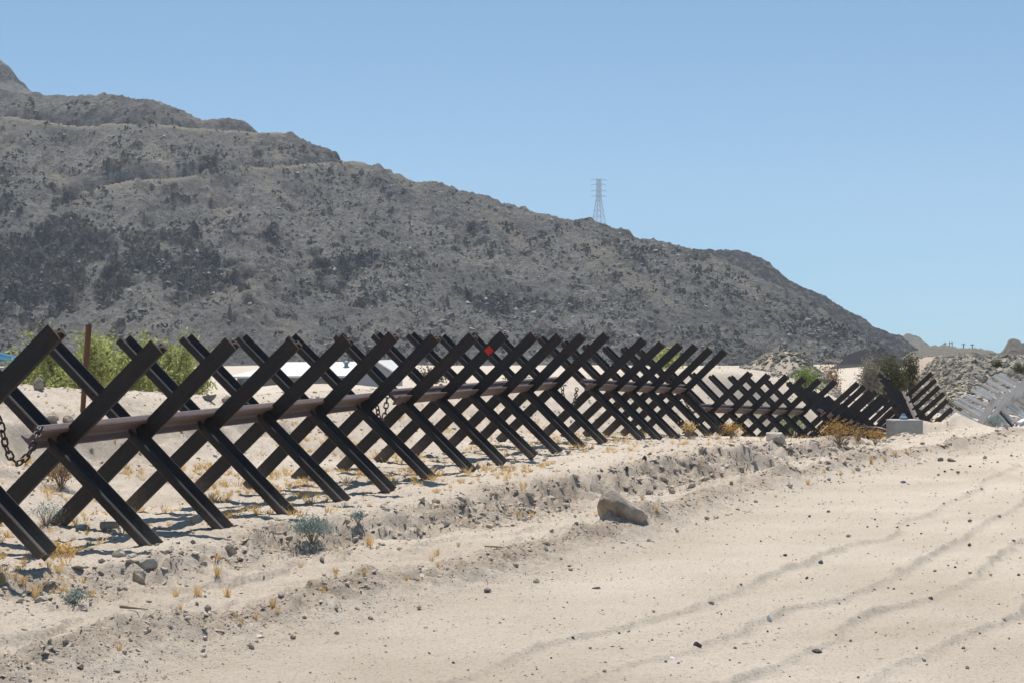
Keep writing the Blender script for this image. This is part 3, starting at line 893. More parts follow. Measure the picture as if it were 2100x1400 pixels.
# concrete block with a lifting block on top
zb = gz(10.06, 50.0)
root = tag(empty('concrete_block', (10.06, 50.0, zb)), 'grey concrete block standing at the end of the dark barriers', 'concrete block')
bm = bmesh.new(); bmesh.ops.create_cube(bm, size=1)
bmesh.ops.scale(bm, vec=(0.75, 0.75, 0.74), verts=bm.verts)
bmesh.ops.bevel(bm, geom=bm.edges[:], offset=0.035, segments=2, affect='EDGES', profile=0.6)
me = bpy.data.meshes.new('block'); bm.to_mesh(me); bm.free()
o = link('block', me, M['concrete'], root); o.location = (0, 0, 0.30); o.rotation_euler = (0, 0, 0.12)
mb = MB()
vs = [(-0.10, -0.08, 0), (0.10, -0.08, 0), (0.10, 0.08, 0), (-0.10, 0.08, 0), (-0.085, -0.065, 0.06), (0.085, -0.065, 0.06), (0.085, 0.065, 0.06), (-0.085, 0.065, 0.06),
      (-0.05, -0.03, 0.075), (0.05, -0.03, 0.075), (0.03, 0.03, 0.16), (-0.03, 0.03, 0.16)]
mb.add(vs, [(0, 1, 5, 4), (1, 2, 6, 5), (2, 3, 7, 6), (3, 0, 4, 7), (4, 5, 9, 8), (5, 6, 10, 9), (6, 7, 11, 10), (7, 4, 8, 11), (8, 9, 10, 11), (3, 2, 1, 0)])
o = link('lifting_lug', mb.mesh('lifting_lug'), M['vent'], root); o.location = (-0.02, 0, 0.67)

# ------------------------------------------------------------------ stones
def stone_mesh(name, size, seed, m, flat=0.6, sub=2, rough=0.22, cuts=9):
    r = random.Random(seed)
    bm = bmesh.new(); bmesh.ops.create_icosphere(bm, subdivisions=sub, radius=1)
    offs = [(Vector((r.gauss(0, 1), r.gauss(0, 1), r.gauss(0, 1))).normalized(), r.uniform(0.45, 0.80)) for _ in range(cuts)]
    for v in bm.verts:
        c = v.co.copy()
        for nrm, lim in offs:
            k = c.dot(nrm)
            if k > lim: c -= nrm * (k - lim)
        if sub >= 4: c *= 1 + 0.09 * (float(fbm(np.array([c.x * 2.6 + c.z]), np.array([c.y * 2.6 + c.z * 2.1]), 4, seed + 3)[0]))
        c *= 1 + rough * (float(vn(np.array([c.x * 1.5 + seed]), np.array([c.y * 1.5 + c.z * 1.1]), seed)[0]) - 0.5)
        v.co = Vector((c.x * size[0] / 2, c.y * size[1] / 2, c.z * size[2] / 2))
    me = bpy.data.meshes.new(name); bm.to_mesh(me); bm.free()
    me.materials.append(m)
    return me

def ray_ground(px, py):
    """point of the ground seen at a photo pixel"""
    Ys = np.geomspace(8, 90, 3000)
    Xs = (px - 1050) / FOC * Ys
    zr = EYE - (py - 700) / FOC * Ys
    hit = np.where(G(Xs, Ys) >= zr)[0]
    i = hit[0] if len(hit) else len(Ys) - 1
    return Vector((Xs[i], Ys[i], float(G(Xs[i:i + 1], Ys[i:i + 1])[0])))

def put_stone(px, py, w, h, m, label, seed, cat='stone', group=None, name='stone', depth=0.9, sub=2, rot=None, rough=0.3, cuts=9, sink=0.0):
    p = ray_ground(px, py)
    k = p.y / FOC
    me = stone_mesh(name, (w * k, w * k * depth, h * k * 1.35), seed, M[m], sub=sub, rough=rough, cuts=cuts)
    o = link(name, me)
    o.location = p + Vector((0, w * k * 0.25, h * k * 0.38 - sink))
    o.rotation_euler = (0, 0 if rot is None else rot, random.uniform(-0.3, 0.3))
    return tag(o, label, cat, group)

put_stone(1277, 1057, 108, 72, 'boulder', 'big rounded tan boulder leaning on the eroded bank', 8, 'boulder', name='boulder', sub=4, rot=0.38, rough=0.30, cuts=7, sink=0.10)
put_stone(1594, 908, 62, 26, 'pale_stone', 'broad pale flat-topped rock in the yellow weeds under the barriers', 5, 'rock', name='rock', sub=3)
for a in [(170, 1088, 38, 22, 'blue_stone', 'bluish grey angular stone beside the foot of a beam near the left'),
          (300, 1168, 46, 26, 'pale_stone', 'pale round-topped stone with yellow grass before it, upper of two at left', ),
          (284, 1194, 34, 30, 'boulder', 'brown leaning stone half sunk in the bank, below the pale stone'),
          (245, 1142, 34, 20, 'pale_stone', 'white-topped stone below the leftmost barrier feet'),
          (472, 1138, 30, 22, 'boulder', 'brown wedge stone alone on the slope below the second barrier'),
          (163, 1373, 25, 16, 'red_stone', 'reddish brown stone alone at the bottom left'),
          (1430, 1325, 22, 15, 'dark_stone', 'dark brown stone on the road beside a rut ridge'),
          (1674, 1338, 31, 15, 'dark_stone', 'flat dark stone sunk in a pit, nearest the bottom edge of the road'),
          (1457, 1237, 16, 11, 'boulder', 'brown stone sitting on the rut ridge left of the white stone'),
          (1577, 1273, 16, 15, 'white_stone', 'white upright stone on the rut ridge'),
          (1684, 1155, 14, 11, 'blue_stone', 'bluish stone on the first rut ridge'),
          (1908, 1229, 12, 9, 'dark_stone', 'dark brown stone on the third rut ridge near the right'),
          (1376, 1350, 26, 8, 'white_stone', 'flat white stone near the bottom middle of the road'),
          (1795, 1210, 10, 7, 'grey_stone', 'grey stone between the second and third rut ridges'),
          (1224, 1207, 22, 10, 'grey_stone', 'grey angular stone at the foot of the graded dirt bank'),
          (1930, 945, 16, 10, 'grey_stone', 'left of two dark grey lumps on the road edge below the sand mound'),
          (1953, 946, 20, 10, 'grey_stone', 'right of two dark grey lumps on the road edge below the sand mound'),
          (1852, 990, 14, 8, 'blue_stone', 'bluish grey stone on the graded dirt at the far road edge'),
          (892, 1030, 26, 12, 'boulder', 'left of two brown stones above the eroded bank'),
          (945, 1028, 28, 13, 'boulder', 'right of two brown stones above the eroded bank'),
          (790, 1046, 40, 16, 'pale_stone', 'long pale wedge stone above the bank in the middle'),
          (1322, 942, 15, 10, 'dark_stone', 'small dark round stone on the pale terrace below the far crosses'),
          (1285, 968, 10, 14, 'dark_stone', 'small dark upright stone on the terrace above the boulder'),
          (1420, 1000, 24, 16, 'pale_stone', 'pale stone at the foot of the crumbling bank right of the boulder'),
          (1378, 1010, 18, 14, 'boulder', 'round brown stone just right of the big boulder'),
          (315, 1108, 24, 12, 'grey_stone', 'grey stone against the foot of a leaning beam'),
          (80, 800, 30, 26, 'boulder', 'brown stone on the crest behind the leftmost beam'),
          (428, 822, 44, 18, 'grey_stone', 'long grey rock on the crest behind the barriers'),
          (462, 826, 22, 18, 'boulder', 'round brown rock right of the long grey rock on the crest'),
          (444, 804, 12, 12, 'pale_stone', 'small pale block perched on the crest behind the barriers'),
          (100, 862, 40, 20, 'boulder', 'brown eroded rock in the slope left of the rusty post'),
          (135, 866, 30, 18, 'boulder', 'brown eroded rock in the slope just beside the rusty post')]:
    put_stone(*a[:4], a[4], a[5], int(a[0] * 7 + a[1]), rough=0.4, sink=0.012)

# unnamed stones on the road: alike, share a label
road_px = [(1270, 1299), (1340, 1255), (1655, 1187), (1780, 1081), (1840, 1082), (1862, 1078), (1890, 1095), (1740, 1101), (1795, 1066), (1822, 1206), (1834, 1208), (1732, 1230), (1722, 1238),
           (1870, 1217), (1598, 1289), (1575, 1296), (1508, 1330), (1497, 1354), (1365, 1358), (1338, 1313), (1290, 1295), (1745, 1315), (1715, 1303), (1862, 1278), (1796, 1298), (1976, 1330),
           (1896, 1356), (1985, 1371), (2040, 1330), (2060, 1272), (1918, 1172), (1945, 1160), (1960, 1164), (1990, 1176), (2032, 1180), (2080, 1110), (1990, 1070), (2050, 1060), (2013, 1004), (1985, 1010),
           (1960, 1025), (1965, 970), (1938, 968), (1925, 975), (1990, 957), (2046, 948), (2075, 935), (2020, 940), (1660, 1060), (1700, 1050), (1560, 1110), (1610, 1140), (1520, 1200), (1480, 1260),
           (1210, 1330), (1175, 1310), (1130, 1350), (1240, 1378), (960, 1375), (930, 1360), (880, 1340), (2070, 1310), (2010, 1300), (1880, 1330), (1760, 1390), (1620, 1388), (1990, 1120), (2090, 1180)]
for i, (x, y) in enumerate(road_px):
    s = random.uniform(6, 11)
    mk, word = random.choice([('dark_stone', 'dark'), ('grey_stone', 'grey'), ('grey_stone', 'grey'), ('boulder', 'brown')])
    zone = 'at the near left of the dirt road' if x < 1400 else 'in the near right corner of the dirt road' if y > 1265 else 'between the rut ridges of the dirt road' if y > 1090 else 'on the far stretch of the dirt road'
    put_stone(x, y, s, s * 0.6, mk, 'small loose %s stone %s' % (word, zone), 900 + i, group='small stones on the dirt road', sub=1)
verge_px = [(60, 1190), (120, 1215), (205, 1180), (185, 1245), (230, 1270), (350, 1130), (395, 1115), (540, 1130), (590, 1115), (660, 1150), (730, 1110), (820, 1100), (850, 1080), (905, 1085), (980, 1075), (1020, 1060), (1080, 1050),
            (1120, 1035), (1150, 1005), (1180, 1060), (1345, 1000), (1360, 985), (1450, 985), (1480, 975), (1500, 990), (1520, 965), (425, 1255), (350, 1290), (515, 1330), (255, 1340), (600, 1310), (690, 1300), (760, 1270), (860, 1250),
            (1000, 1215), (1100, 1195), (1170, 1170), (1330, 1110), (1390, 1090), (1450, 1065), (1550, 1030), (1620, 1000), (1700, 985), (1760, 965), (1130, 925), (1090, 935), (1050, 950), (1165, 930), (1215, 920), (980, 960), (920, 975)]
for i, (x, y) in enumerate(verge_px):
    s = random.uniform(9, 19)
    mk, word = random.choice([('boulder', 'brown'), ('pale_stone', 'pale'), ('pale_stone', 'pale'), ('pale_stone', 'pale'), ('grey_stone', 'grey')])
    zone = 'on the verge at the lower left' if x < 500 else 'on the middle verge below the barriers' if x < 1000 and y > 985 else 'on the terrace under the far crosses' if y < 962 else 'near the boulder and the eroded bank' if x < 1500 and y < 1075 else 'on the graded dirt along the road edge'
    put_stone(x, y, s, s * 0.62, mk, 'loose %s stone %s' % (word, zone), 1200 + i, group='loose stones on the verge', sub=1)

# countless gravel
def in_view(n, y0, y1, u0=-0.28, u1=0.28, pw=1.0):
    Y = y0 * (y1 / y0) ** RNG.random(n)
    X = RNG.uniform(u0, u1, n) * Y
    return X, Y
X, Y = in_view(130000, 8.5, 70)
Xb, Zb, w, Zc, Xr, Zr, Zk = g_tables(Y)
z, gr = G(X, Y, True)
s = X - Xb
road = X > Xr + 0.3
prob = 0.04 + 0.62 * gr ** 1.2 + 0.14 * ((s > -1) & (s < w + 0.9)) + 0.22 * (s < -1.5) * (s > -6.5)
prob = prob + 0.22 * ((s - w > -0.1) & (s - w < 0.7) & (Y > 12) & (Y < 46))
prob = np.where(road, 0.10 * vn(X * 0.9, Y * 0.9, 311) ** 2, prob)
keep = RNG.random(len(X)) < prob
X, Y, z, road, gr = X[keep], Y[keep], z[keep], road[keep], gr[keep]
bk = np.interp(s[keep], [0, 1], [0, 1]) * 0 + ((s[keep] - w[keep] > -0.1) & (s[keep] - w[keep] < 0.7) & (Y > 12) & (Y < 46))
R = (0.0048 + 0.026 * RNG.random(len(X)) ** 7 + 0.003 * gr) * np.where(road, 0.55, 1.0) * np.clip(Y / 22, 0.75, 1.6) * (1 + 0.9 * bk * RNG.random(len(X)))
tone = np.clip(RNG.normal(0.80, 0.18, len(X)) - 0.25 * road, 0, 1)
tag(link('gravel', stones_mesh('gravel', np.stack([X, Y, z], 1), R, (0.35, 0.7), 0.3, tone), M['stone_mix']), 'loose gravel over the verge and road', 'gravel', kind='stuff')
# tiny crumbs of dirt, one low eight-sided lump each
X, Y = in_view(260000, 8.5, 48)
Xb, Zb, w, Zc, Xr, Zr, Zk = g_tables(Y)
z, gr = G(X, Y, True)
s = X - Xb
cl = vn(X * 1.6, Y * 1.6, 301) * vn(X * 5, Y * 5, 302)
prob = (0.05 + 1.1 * gr) * (0.25 + 2.2 * cl) + 0.30 * (s > -1) * (s < w + 1.1) * cl
prob = np.where(X > Xr + 0.5, 0.035 + 0.10 * cl, prob)
k = RNG.random(len(X)) < prob * 0.42
X, Y, z = X[k], Y[k], z[k]
n = len(X)
OCT = np.array([(1, 0, 0), (0, 1, 0), (-1, 0, 0), (0, -1, 0), (0, 0, 1), (0, 0, -1)], float)
OF = np.array([(0, 1, 4), (1, 2, 4), (2, 3, 4), (3, 0, 4), (1, 0, 5), (2, 1, 5), (3, 2, 5), (0, 3, 5)])
R = (0.0035 + 0.007 * RNG.random(n) ** 3) * np.clip(Y / 15, 0.8, 2.2)
d = OCT[None] * RNG.uniform(0.6, 1.4, (n, 6, 1)) * R[:, None, None] + RNG.normal(size=(n, 6, 3)) * R[:, None, None] * 0.22
d[..., 2] *= 0.7
V = d + np.stack([X, Y, z + R * 0.25], 1)[:, None, :]
F = OF[None] + (np.arange(n) * 6)[:, None, None]
tone = np.repeat(np.clip(RNG.normal(0.60, 0.2, n), 0, 1), 6)
tag(link('dirt_crumbs', mesh_np('dirt_crumbs', V.reshape(-1, 3), F.reshape(-1, 3), False, {'tone': tone}), M['stone_mix']), 'fine crumbs of dirt and grit over the verge', 'grit', kind='stuff')
# rubble on the plateau and the heap
Y = RNG.uniform(62, 96, 75000); X = RNG.uniform(8, 26, 75000)
z, gr = G(X, Y, True)
keep = RNG.random(len(X)) < gr * 0.85 * np.where(X < 13.5, 0.4, 1)
X, Y, z = X[keep], Y[keep], z[keep]
R = 0.05 + 0.15 * RNG.random(len(X)) ** 3
tag(link('rubble', stones_mesh('rubble', np.stack([X, Y, z], 1), R, (0.4, 0.75), 0.25, np.clip(RNG.normal(0.5, 0.22, len(X)), 0, 1), oct=True), M['rubble_mix']), 'broken rock covering the flat-topped bank at the right', 'rubble', kind='stuff')

# ------------------------------------------------------------------ dry sticks
p = ray_ground(275, 1250)
tube_thing('stick', [p + Vector((-0.095, 0.05, 0.015)), p + Vector((-0.03, 0.02, 0.012)), p + Vector((0.09, -0.03, 0.008))], [0.012, 0.009, 0.003], M['wood'], 'dry brown stick lying on the verge at the lower left', 'stick', 6)
p = ray_ground(1020, 1125)
tube_thing('stick', [p + Vector((-0.10, 0.06, 0.012)), p + Vector((0.0, 0.0, 0.012)), p + Vector((0.12, -0.05, 0.006))], [0.008, 0.007, 0.003], M['wood'], 'pale dry stick lying on the verge in the middle', 'stick', 6)
p = ray_ground(222, 1086)
tube_thing('log', [p + Vector((-0.055, -0.02, 0.035)), p + Vector((0.0, 0.02, 0.037)), p + Vector((0.075, 0.06, 0.036))], [0.036, 0.034, 0.03], M['stub_wood'], 'short grey log stub lying beside the bluish stone', 'log', 10)

# ------------------------------------------------------------------ dry grass
def tuft_thing(px, py, hpx, label, group, seed):
    p = ray_ground(px, py)
    H = hpx * p.y / FOC * random.uniform(0.85, 1.25)
    V, F, t = blades(np.array([[0, 0, 0.0]]), np.array([H]), 0.42, 34, H * 0.022)
    me = mesh_np('grass_tuft', V, F, False, {'tone': t})
    o = link('grass_tuft', me, M['straw']); o.location = p
    return tag(o, label, 'grass', group)
tufts = [(360, 1222, 22), (406, 1222, 26), (467, 1222, 26), (370, 1246, 18), (447, 1180, 28), (417, 1155, 20), (446, 1150, 18), (470, 1155, 14), (75, 1228, 28), (47, 1198, 20), (50, 1157, 18), (245, 1333, 20), (523, 1268, 22),
         (559, 1244, 22), (569, 1258, 16), (483, 1264, 12), (496, 1276, 14), (450, 1290, 16), (663, 1216, 18), (688, 1174, 16), (748, 1175, 20), (689, 1180, 14), (617, 1163, 12), (758, 1118, 34), (834, 1188, 12), (886, 1150, 18), (896, 1139, 20),
         (899, 1162, 18), (637, 1198, 14), (364, 1316, 8), (722, 1196, 10), (940, 1120, 14), (833, 1115, 10), (1318, 1025, 16), (1222, 1058, 16), (1232, 1048, 18), (1204, 1058, 12), (1346, 1045, 12), (1062, 1060, 14), (1090, 1058, 12), (690, 1130, 12),
         (1657, 992, 14), (1690, 968, 12), (1750, 970, 12), (1725, 972, 12), (1590, 1019, 10), (1786, 950, 16), (1815, 945, 16), (1835, 935, 14), (1860, 930, 12)]
for i, a in enumerate(tufts):
    size = 'tall' if a[2] >= 24 else 'short' if a[2] >= 15 else 'tiny'
    zone = 'at the far left of the verge' if a[0] < 150 else 'on the bare verge at the lower left' if a[0] < 480 else 'on the bare verge left of the middle' if a[0] < 760 else 'on the middle verge left of the boulder' if a[0] < 1150 else 'close to the big boulder' if a[0] < 1450 else 'on the far verge below the concrete block'
    tuft_thing(*a, '%s dry yellow grass tuft %s' % (size, zone), 'lone dry grass tufts on the verge', i)
# dense yellow grass under and behind the barriers, uncountable
X, Y = in_view(26000, 13, 60)
Xb, Zb, w, Zc, Xr, Zr, Zk = g_tables(Y)
s = X - Xb
dens = np.exp(-((s + 1.6) / 1.6) ** 2) * np.interp(Y, [14, 18, 24, 40], [0.05, 0.6, 1.2, 1.0]) * 1.0 + 0.40 * np.exp(-((s - 0.75) / 0.5) ** 2) + np.exp(-((s - w + 0.9) / 0.8) ** 2) * 0.24 * (Y > 18)
dens *= sm((fbm(X * 0.8, Y * 0.8, 3, 201) + 0.22) / 0.4)
keep = RNG.random(len(X)) < dens
X, Y = X[keep], Y[keep]
Pz = np.stack([X, Y, G(X, Y)], 1)
V, F, t = blades(Pz, RNG.uniform(0.03, 0.05, len(X)) + 0.09 * RNG.random(len(X)) ** 2.5, 0.9, 16, 0.0028)
tag(link('dry_grass', mesh_np('dry_grass', V, F, False, {'tone': t}), M['straw']), 'dry yellow grass under and behind the barriers', 'grass', kind='stuff')

# ------------------------------------------------------------------ shrubs and trees
def shrub(name, px, py, wpx, hpx, leaf, label, cat='shrub', n=900, ls=None, twigs=14, group=None, base=None, twig_m='bark', top=0.35, p=None, aspect=2.4):
    p = ray_ground(px, py) if p is None else Vector(p)
    k = p.y / FOC
    Wd, Hh = wpx * k / 2, hpx * k
    root = tag(empty(name, p), label, cat, group)
    r = random.Random(int(px * 3 + py))
    mb = MB(); tips = []
    for i in range(twigs):
        a = 2 * math.pi * i / twigs + r.uniform(-.3, .3)
        q = r.uniform(0.25, 1.0)
        tip = Vector((math.cos(a) * Wd * q * 0.85, math.sin(a) * Wd * q * 0.7, Hh * (1.0 - 0.45 * q * q) * r.uniform(0.75, 1.0)))
        mid = tip * 0.5 + Vector((r.uniform(-.1, .1) * Wd, r.uniform(-.1, .1) * Wd, Hh * 0.06))
        rad = max(Wd, Hh) * 0.014
        mb.tube([Vector((0, 0, -0.03)), mid, tip], [rad, rad * 0.7, rad * 0.25], 4, False)
        tips += [tip, tip * 0.8 + mid * 0.2, mid * 0.6 + tip * 0.4]
    link('stem', mb.mesh('stem'), M[twig_m], root)
    T = np.array([tuple(t) for t in tips])
    idx = RNG.integers(0, len(T), n)
    sc = np.array([Wd * 0.20, Wd * 0.20, Hh * 0.13])
    P = T[idx] + RNG.normal(size=(n, 3)) * sc
    P[:, 2] = np.maximum(P[:, 2], 0.01)
    ls = ls or max(Wd, Hh) * 0.055
    D = RNG.normal(size=(n, 3)) + np.array([0, 0, 0.8])
    tone = np.clip(0.5 * RNG.random(len(T))[idx] + 0.5 * RNG.random(n), 0, 1)
    link('foliage', leaf_mesh('foliage', P, ls * RNG.uniform(0.6, 1.2, n), D, aspect, tone), M[leaf], root)
    return root

shrub('shrub', 640, 1110, 95, 52, 'grey_leaf', 'grey-green low shrub sprawling on the bank below the barriers', n=1500, ls=0.012, twigs=22, twig_m='stub_wood')
shrub('shrub', 735, 1072, 36, 24, 'grey_leaf', 'small grey-green shrub with a yellow tuft before it, right of the sprawling shrub', n=500, ls=0.010, twigs=12, twig_m='stub_wood')
shrub('shrub', 155, 1240, 55, 32, 'grey_leaf', 'grey-green weed growing from the bank at the far left', n=500, ls=0.010, twigs=12, twig_m='stub_wood')
shrub('shrub', 95, 1080, 90, 50, 'grey_leaf', 'thin spiky grey-green weed behind the leftmost beam foot', n=420, ls=0.010, twigs=26, twig_m='stub_wood')
shrub('shrub', 115, 1140, 95, 26, 'straw', 'yellowish weed at the foot of the leftmost beam', n=700, ls=0.014, twigs=20, twig_m='stub_wood')
shrub('shrub', 125, 1000, 80, 62, 'dry_twig', 'dry brown round bush behind the chained end of the barrier', n=1400, ls=0.014, twigs=30, twig_m='wood')
shrub('shrub', 1722, 910, 110, 50, 'amber_leaf', 'amber dry weed clump left of the concrete block', n=700, ls=0.02, twigs=26, twig_m='wood')
shrub('shrub', 1795, 912, 60, 30, 'amber_leaf', 'low amber weed right in front of the bent rail', n=400, ls=0.02, twigs=18, twig_m='wood')
shrub('shrub', 1760, 905, 50, 36, 'dry_twig', 'bare brown twiggy weed between the two amber weeds', n=120, ls=0.012, twigs=34, twig_m='wood')
shrub('shrub', 1500, 898, 60, 34, 'amber_leaf', 'amber weed at the foot of the lower barrier', n=340, ls=0.02, twigs=16, twig_m='wood')
shrub('shrub', 1412, 898, 46, 36, 'straw', 'tall yellow stalks under the end of the raised beams', n=240, ls=0.02, twigs=22, twig_m='wood')
def shrub_at(px, pyb, Y, wpx, hpx, *a, **k):
    x = (px - 1050) / FOC * Y
    g = gz(x, Y)
    py_g = 700 - (g - EYE) / Y * FOC
    top = pyb - hpx
    h = max(hpx, py_g - top)
    return shrub('shrub', px, pyb, wpx, h, *a, p=(x, Y, g), **k)
shrub_at(1655, 800, 62, 70, 45, 'bright_leaf', 'bright green leafy shrub behind the dip in the barriers', n=1100, ls=0.05, twigs=18)
shrub_at(1625, 895, 47.5, 60, 60, 'bright_leaf', 'green shrub low between the lower barrier and the sloping one', n=700, ls=0.04, twigs=16)
shrub_at(1702, 768, 84, 62, 24, 'dry_twig', 'brown dry bush beyond the sand ridge', n=1100, ls=0.06, twigs=18, twig_m='wood')
shrub_at(1682, 758, 90, 26, 16, 'olive_leaf', 'small olive bush left behind the brown dry bush', n=400, ls=0.06, twigs=10)
shrub_at(1818, 790, 72, 92, 50, 'olive_leaf', 'large dark olive bush behind the V-shaped barrier', n=7500, ls=0.06, twigs=60)
shrub_at(1785, 800, 68, 64, 62, 'pale_twig', 'pale dead bush left of the dark olive bush', n=2200, ls=0.05, twigs=40, twig_m='stub_wood')
shrub_at(1866, 775, 78, 56, 42, 'olive_leaf', 'olive bush at the left end of the rubble bank', n=2600, ls=0.05, twigs=16)
shrub_at(1955, 840, 64, 70, 24, 'olive_leaf', 'low olive weeds at the foot of the rubble bank', n=600, ls=0.04, twigs=18)
shrub_at(2092, 792, 76, 34, 20, 'olive_leaf', 'small dark bush on the rubble bank at the right edge', n=400, ls=0.05, twigs=12)
shrub_at(2046, 784, 78, 26, 16, 'olive_leaf', 'tiny olive bush on the rubble bank left of the edge bush', n=260, ls=0.05, twigs=10)
shrub_at(2038, 905, 53.5, 50, 24, 'grey_leaf', 'grey-green weed beside the end of the white rail', n=420, ls=0.03, twigs=16)
shrub_at(885, 812, 52, 90, 50, 'olive_leaf', 'olive scrub seen through the crosses right of the building', n=900, ls=0.05, twigs=18)
shrub_at(1060, 800, 58, 70, 34, 'olive_leaf', 'olive scrub behind the barrier with the red square', n=600, ls=0.05, twigs=16)
shrub_at(1370, 770, 70, 80, 60, 'green_leaf', 'yellow-green shrub behind the raised beams', n=1000, ls=0.06, twigs=18)

def tree(px, Y, top_py, wpx, label, seed, nleaf=7000):
    r = random.Random(seed)
    x = (px - 1050) / FOC * Y
    g = gz(x, Y)
    H = EYE - (top_py - 700) / FOC * Y - g
    Wd = wpx * Y / FOC / 2
    root = tag(empty('tree', (x, Y, g)), label, 'tree', 'green trees beyond the sand ridge at left')
    mb = MB(); tips = []
    for b in range(4):
        a = b * 1.6 + r.uniform(-.4, .4)
        e1 = Vector((math.cos(a) * Wd * 0.3, math.sin(a) * Wd * 0.3, H * r.uniform(0.35, 0.5)))
        mb.tube([Vector((0, 0, -0.1)), e1 * 0.5 + Vector((0, 0, H * 0.05)), e1], [0.11, 0.085, 0.06], 7, False)
        for c in range(5):
            a2 = a + r.uniform(-1.2, 1.2)
            e2 = e1 + Vector((math.cos(a2) * Wd * r.uniform(.25, .6), math.sin(a2) * Wd * r.uniform(.25, .6), H * r.uniform(0.12, 0.42)))
            mb.tube([e1, (e1 + e2) / 2 + Vector((0, 0, H * 0.03)), e2], [0.05, 0.035, 0.015], 5, False)
            for d in range(4):
                e3 = e2 + Vector((r.uniform(-.34, .34) * Wd, r.uniform(-.34, .34) * Wd, H * r.uniform(-0.14, 0.14)))
                e3.z = min(e3.z, H * 0.96)
                mb.tube([e2, e3], [0.016, 0.006], 4, False)
                tips += [e3, (e2 + e3) / 2, e2]
    link('trunk', mb.mesh('trunk', True), M['bark'], root)
    T = np.array([tuple(t) for t in tips])
    idx = RNG.integers(0, len(T), nleaf)
    P = T[idx] + RNG.normal(size=(nleaf, 3)) * np.array([0.22, 0.22, 0.20]) * (Wd / 1.6)
    tone = np.clip(0.55 * RNG.random(len(T))[idx] + 0.45 * RNG.random(nleaf), 0, 1)
    D = RNG.normal(size=(nleaf, 3)) + np.array([0, 0, 0.6])
    link('crown', leaf_mesh('crown', P, 0.085 * RNG.uniform(0.6, 1.3, nleaf), D, 3.2, tone), M['green_leaf'], root)
    return root
tree(150, 58, 664, 165, 'tall feathery yellow-green tree just left of the rusty post', 1, 6500)
tree(235, 62, 686, 165, 'feathery yellow-green tree just right of the rusty post', 2, 6000)
tree(310, 64, 684, 165, 'feathery yellow-green tree framed by the second and third crosses', 3, 6000)
tree(375, 66, 702, 120, 'smaller yellow-green tree at the right end of the clump', 4, 4000)
tree(85, 60, 712, 120, 'low yellow-green tree at the left below the blue pipe', 5, 3500)

# ------------------------------------------------------------------ building, pipe, fences and towers in the valley
YBU = 150.0
def bx(px): return (px - 1050) / FOC * YBU
def bz(py): return EYE - (py - 700) / FOC * YBU
root = tag(empty('building', (bx(640), YBU + 4, bz(800))), 'long low building with a bright pale roof and grey gable beyond the crosses', 'building')
o0 = Vector(root.location)
# long axis across the view, its right gable turned to the camera
A = Vector((bx(478), YBU + 0, 0)); B = Vector((bx(752), YBU - 1.2, 0))
ax = (B - A).normalized(); pr = Vector((-ax.y, ax.x, 0))       # pr points away from the camera
ze, zr_, zb_ = bz(771), bz(743), bz(815)
dep = 4.2
def P3(u, v, z):
    return A + ax * u + pr * v + Vector((0, 0, z)) - o0
Lb = (B - A).length
mb = MB()
mb.add([P3(0.25, 0.25, zb_), P3(Lb, 0.25, zb_), P3(Lb, dep * 2 - .25, zb_), P3(0.25, dep * 2 - .25, zb_), P3(0.25, 0.25, ze), P3(Lb, 0.25, ze), P3(Lb, dep * 2 - .25, ze), P3(0.25, dep * 2 - .25, ze)],
       [(0, 1, 5, 4), (1, 2, 6, 5), (2, 3, 7, 6), (3, 0, 4, 7)])
link('wall', mb.mesh('wall'), M['wall'], root)
mb = MB()
# roof hipped at its left end, with thickness
for dz in (0.0,):
    vs = [P3(-0.3, -0.3, ze), P3(Lb + 1.0, -0.3, ze + .1), P3(Lb + 1.0, dep * 2 + .3, ze + .1), P3(-0.3, dep * 2 + .3, ze), P3(3.2, dep, zr_), P3(Lb + 1.0, dep, zr_ + .05)]
    lo = [v - Vector((0, 0, 0.14)) for v in vs[:4]]
    mb.add(vs + lo, [(0, 1, 5, 4), (2, 3, 4, 5), (3, 0, 4), (0, 6, 7, 1), (1, 7, 8, 2), (2, 8, 9, 3), (3, 9, 6, 0), (6, 9, 8, 7)])
rf = link('roof', mb.mesh('roof'), M['roof'], root)
mb = MB()
g0, g1 = 0.8, Lb + 0.98
# right wing: gable facing the camera
Wg0, Wg1 = bx(742) - A.x, bx(806) - A.x
zg = bz(742)
vs = [P3(Wg0, -0.8, zb_), P3(Wg1, -0.8, zb_), P3(Wg1, -0.8, bz(760)), P3((Wg0 + Wg1) / 2 + .25, -0.8, zg), P3(Wg0, -0.8, bz(762))]
vb = [v + pr * 6 for v in vs]
mb.add(vs + vb, [(0, 1, 2, 3, 4), (1, 6, 7, 2), (5, 9, 8, 7, 6), (0, 4, 9, 5)])
link('gable_wall', mb.mesh('gable_wall'), M['gable'], root)
mb = MB()
e = Vector((0, 0, 0.13))
q = [vs[4] - pr * .25 - ax * .3 - e * .6, vs[3] - pr * .25 + e * .2, vs[2] - pr * .25 + ax * .3 - e * .6]
qb = [v + pr * 6.5 for v in q]
mb.add([v + e for v in q] + [v + e for v in qb] + q + qb, [(0, 1, 4, 3), (1, 2, 5, 4), (6, 9, 10, 7), (7, 10, 11, 8), (0, 6, 7, 1), (1, 7, 8, 2), (3, 4, 10, 9), (4, 5, 11, 10), (0, 3, 9, 6), (2, 8, 11, 5)])
link('gable_roof', mb.mesh('gable_roof'), M['roof'], root)
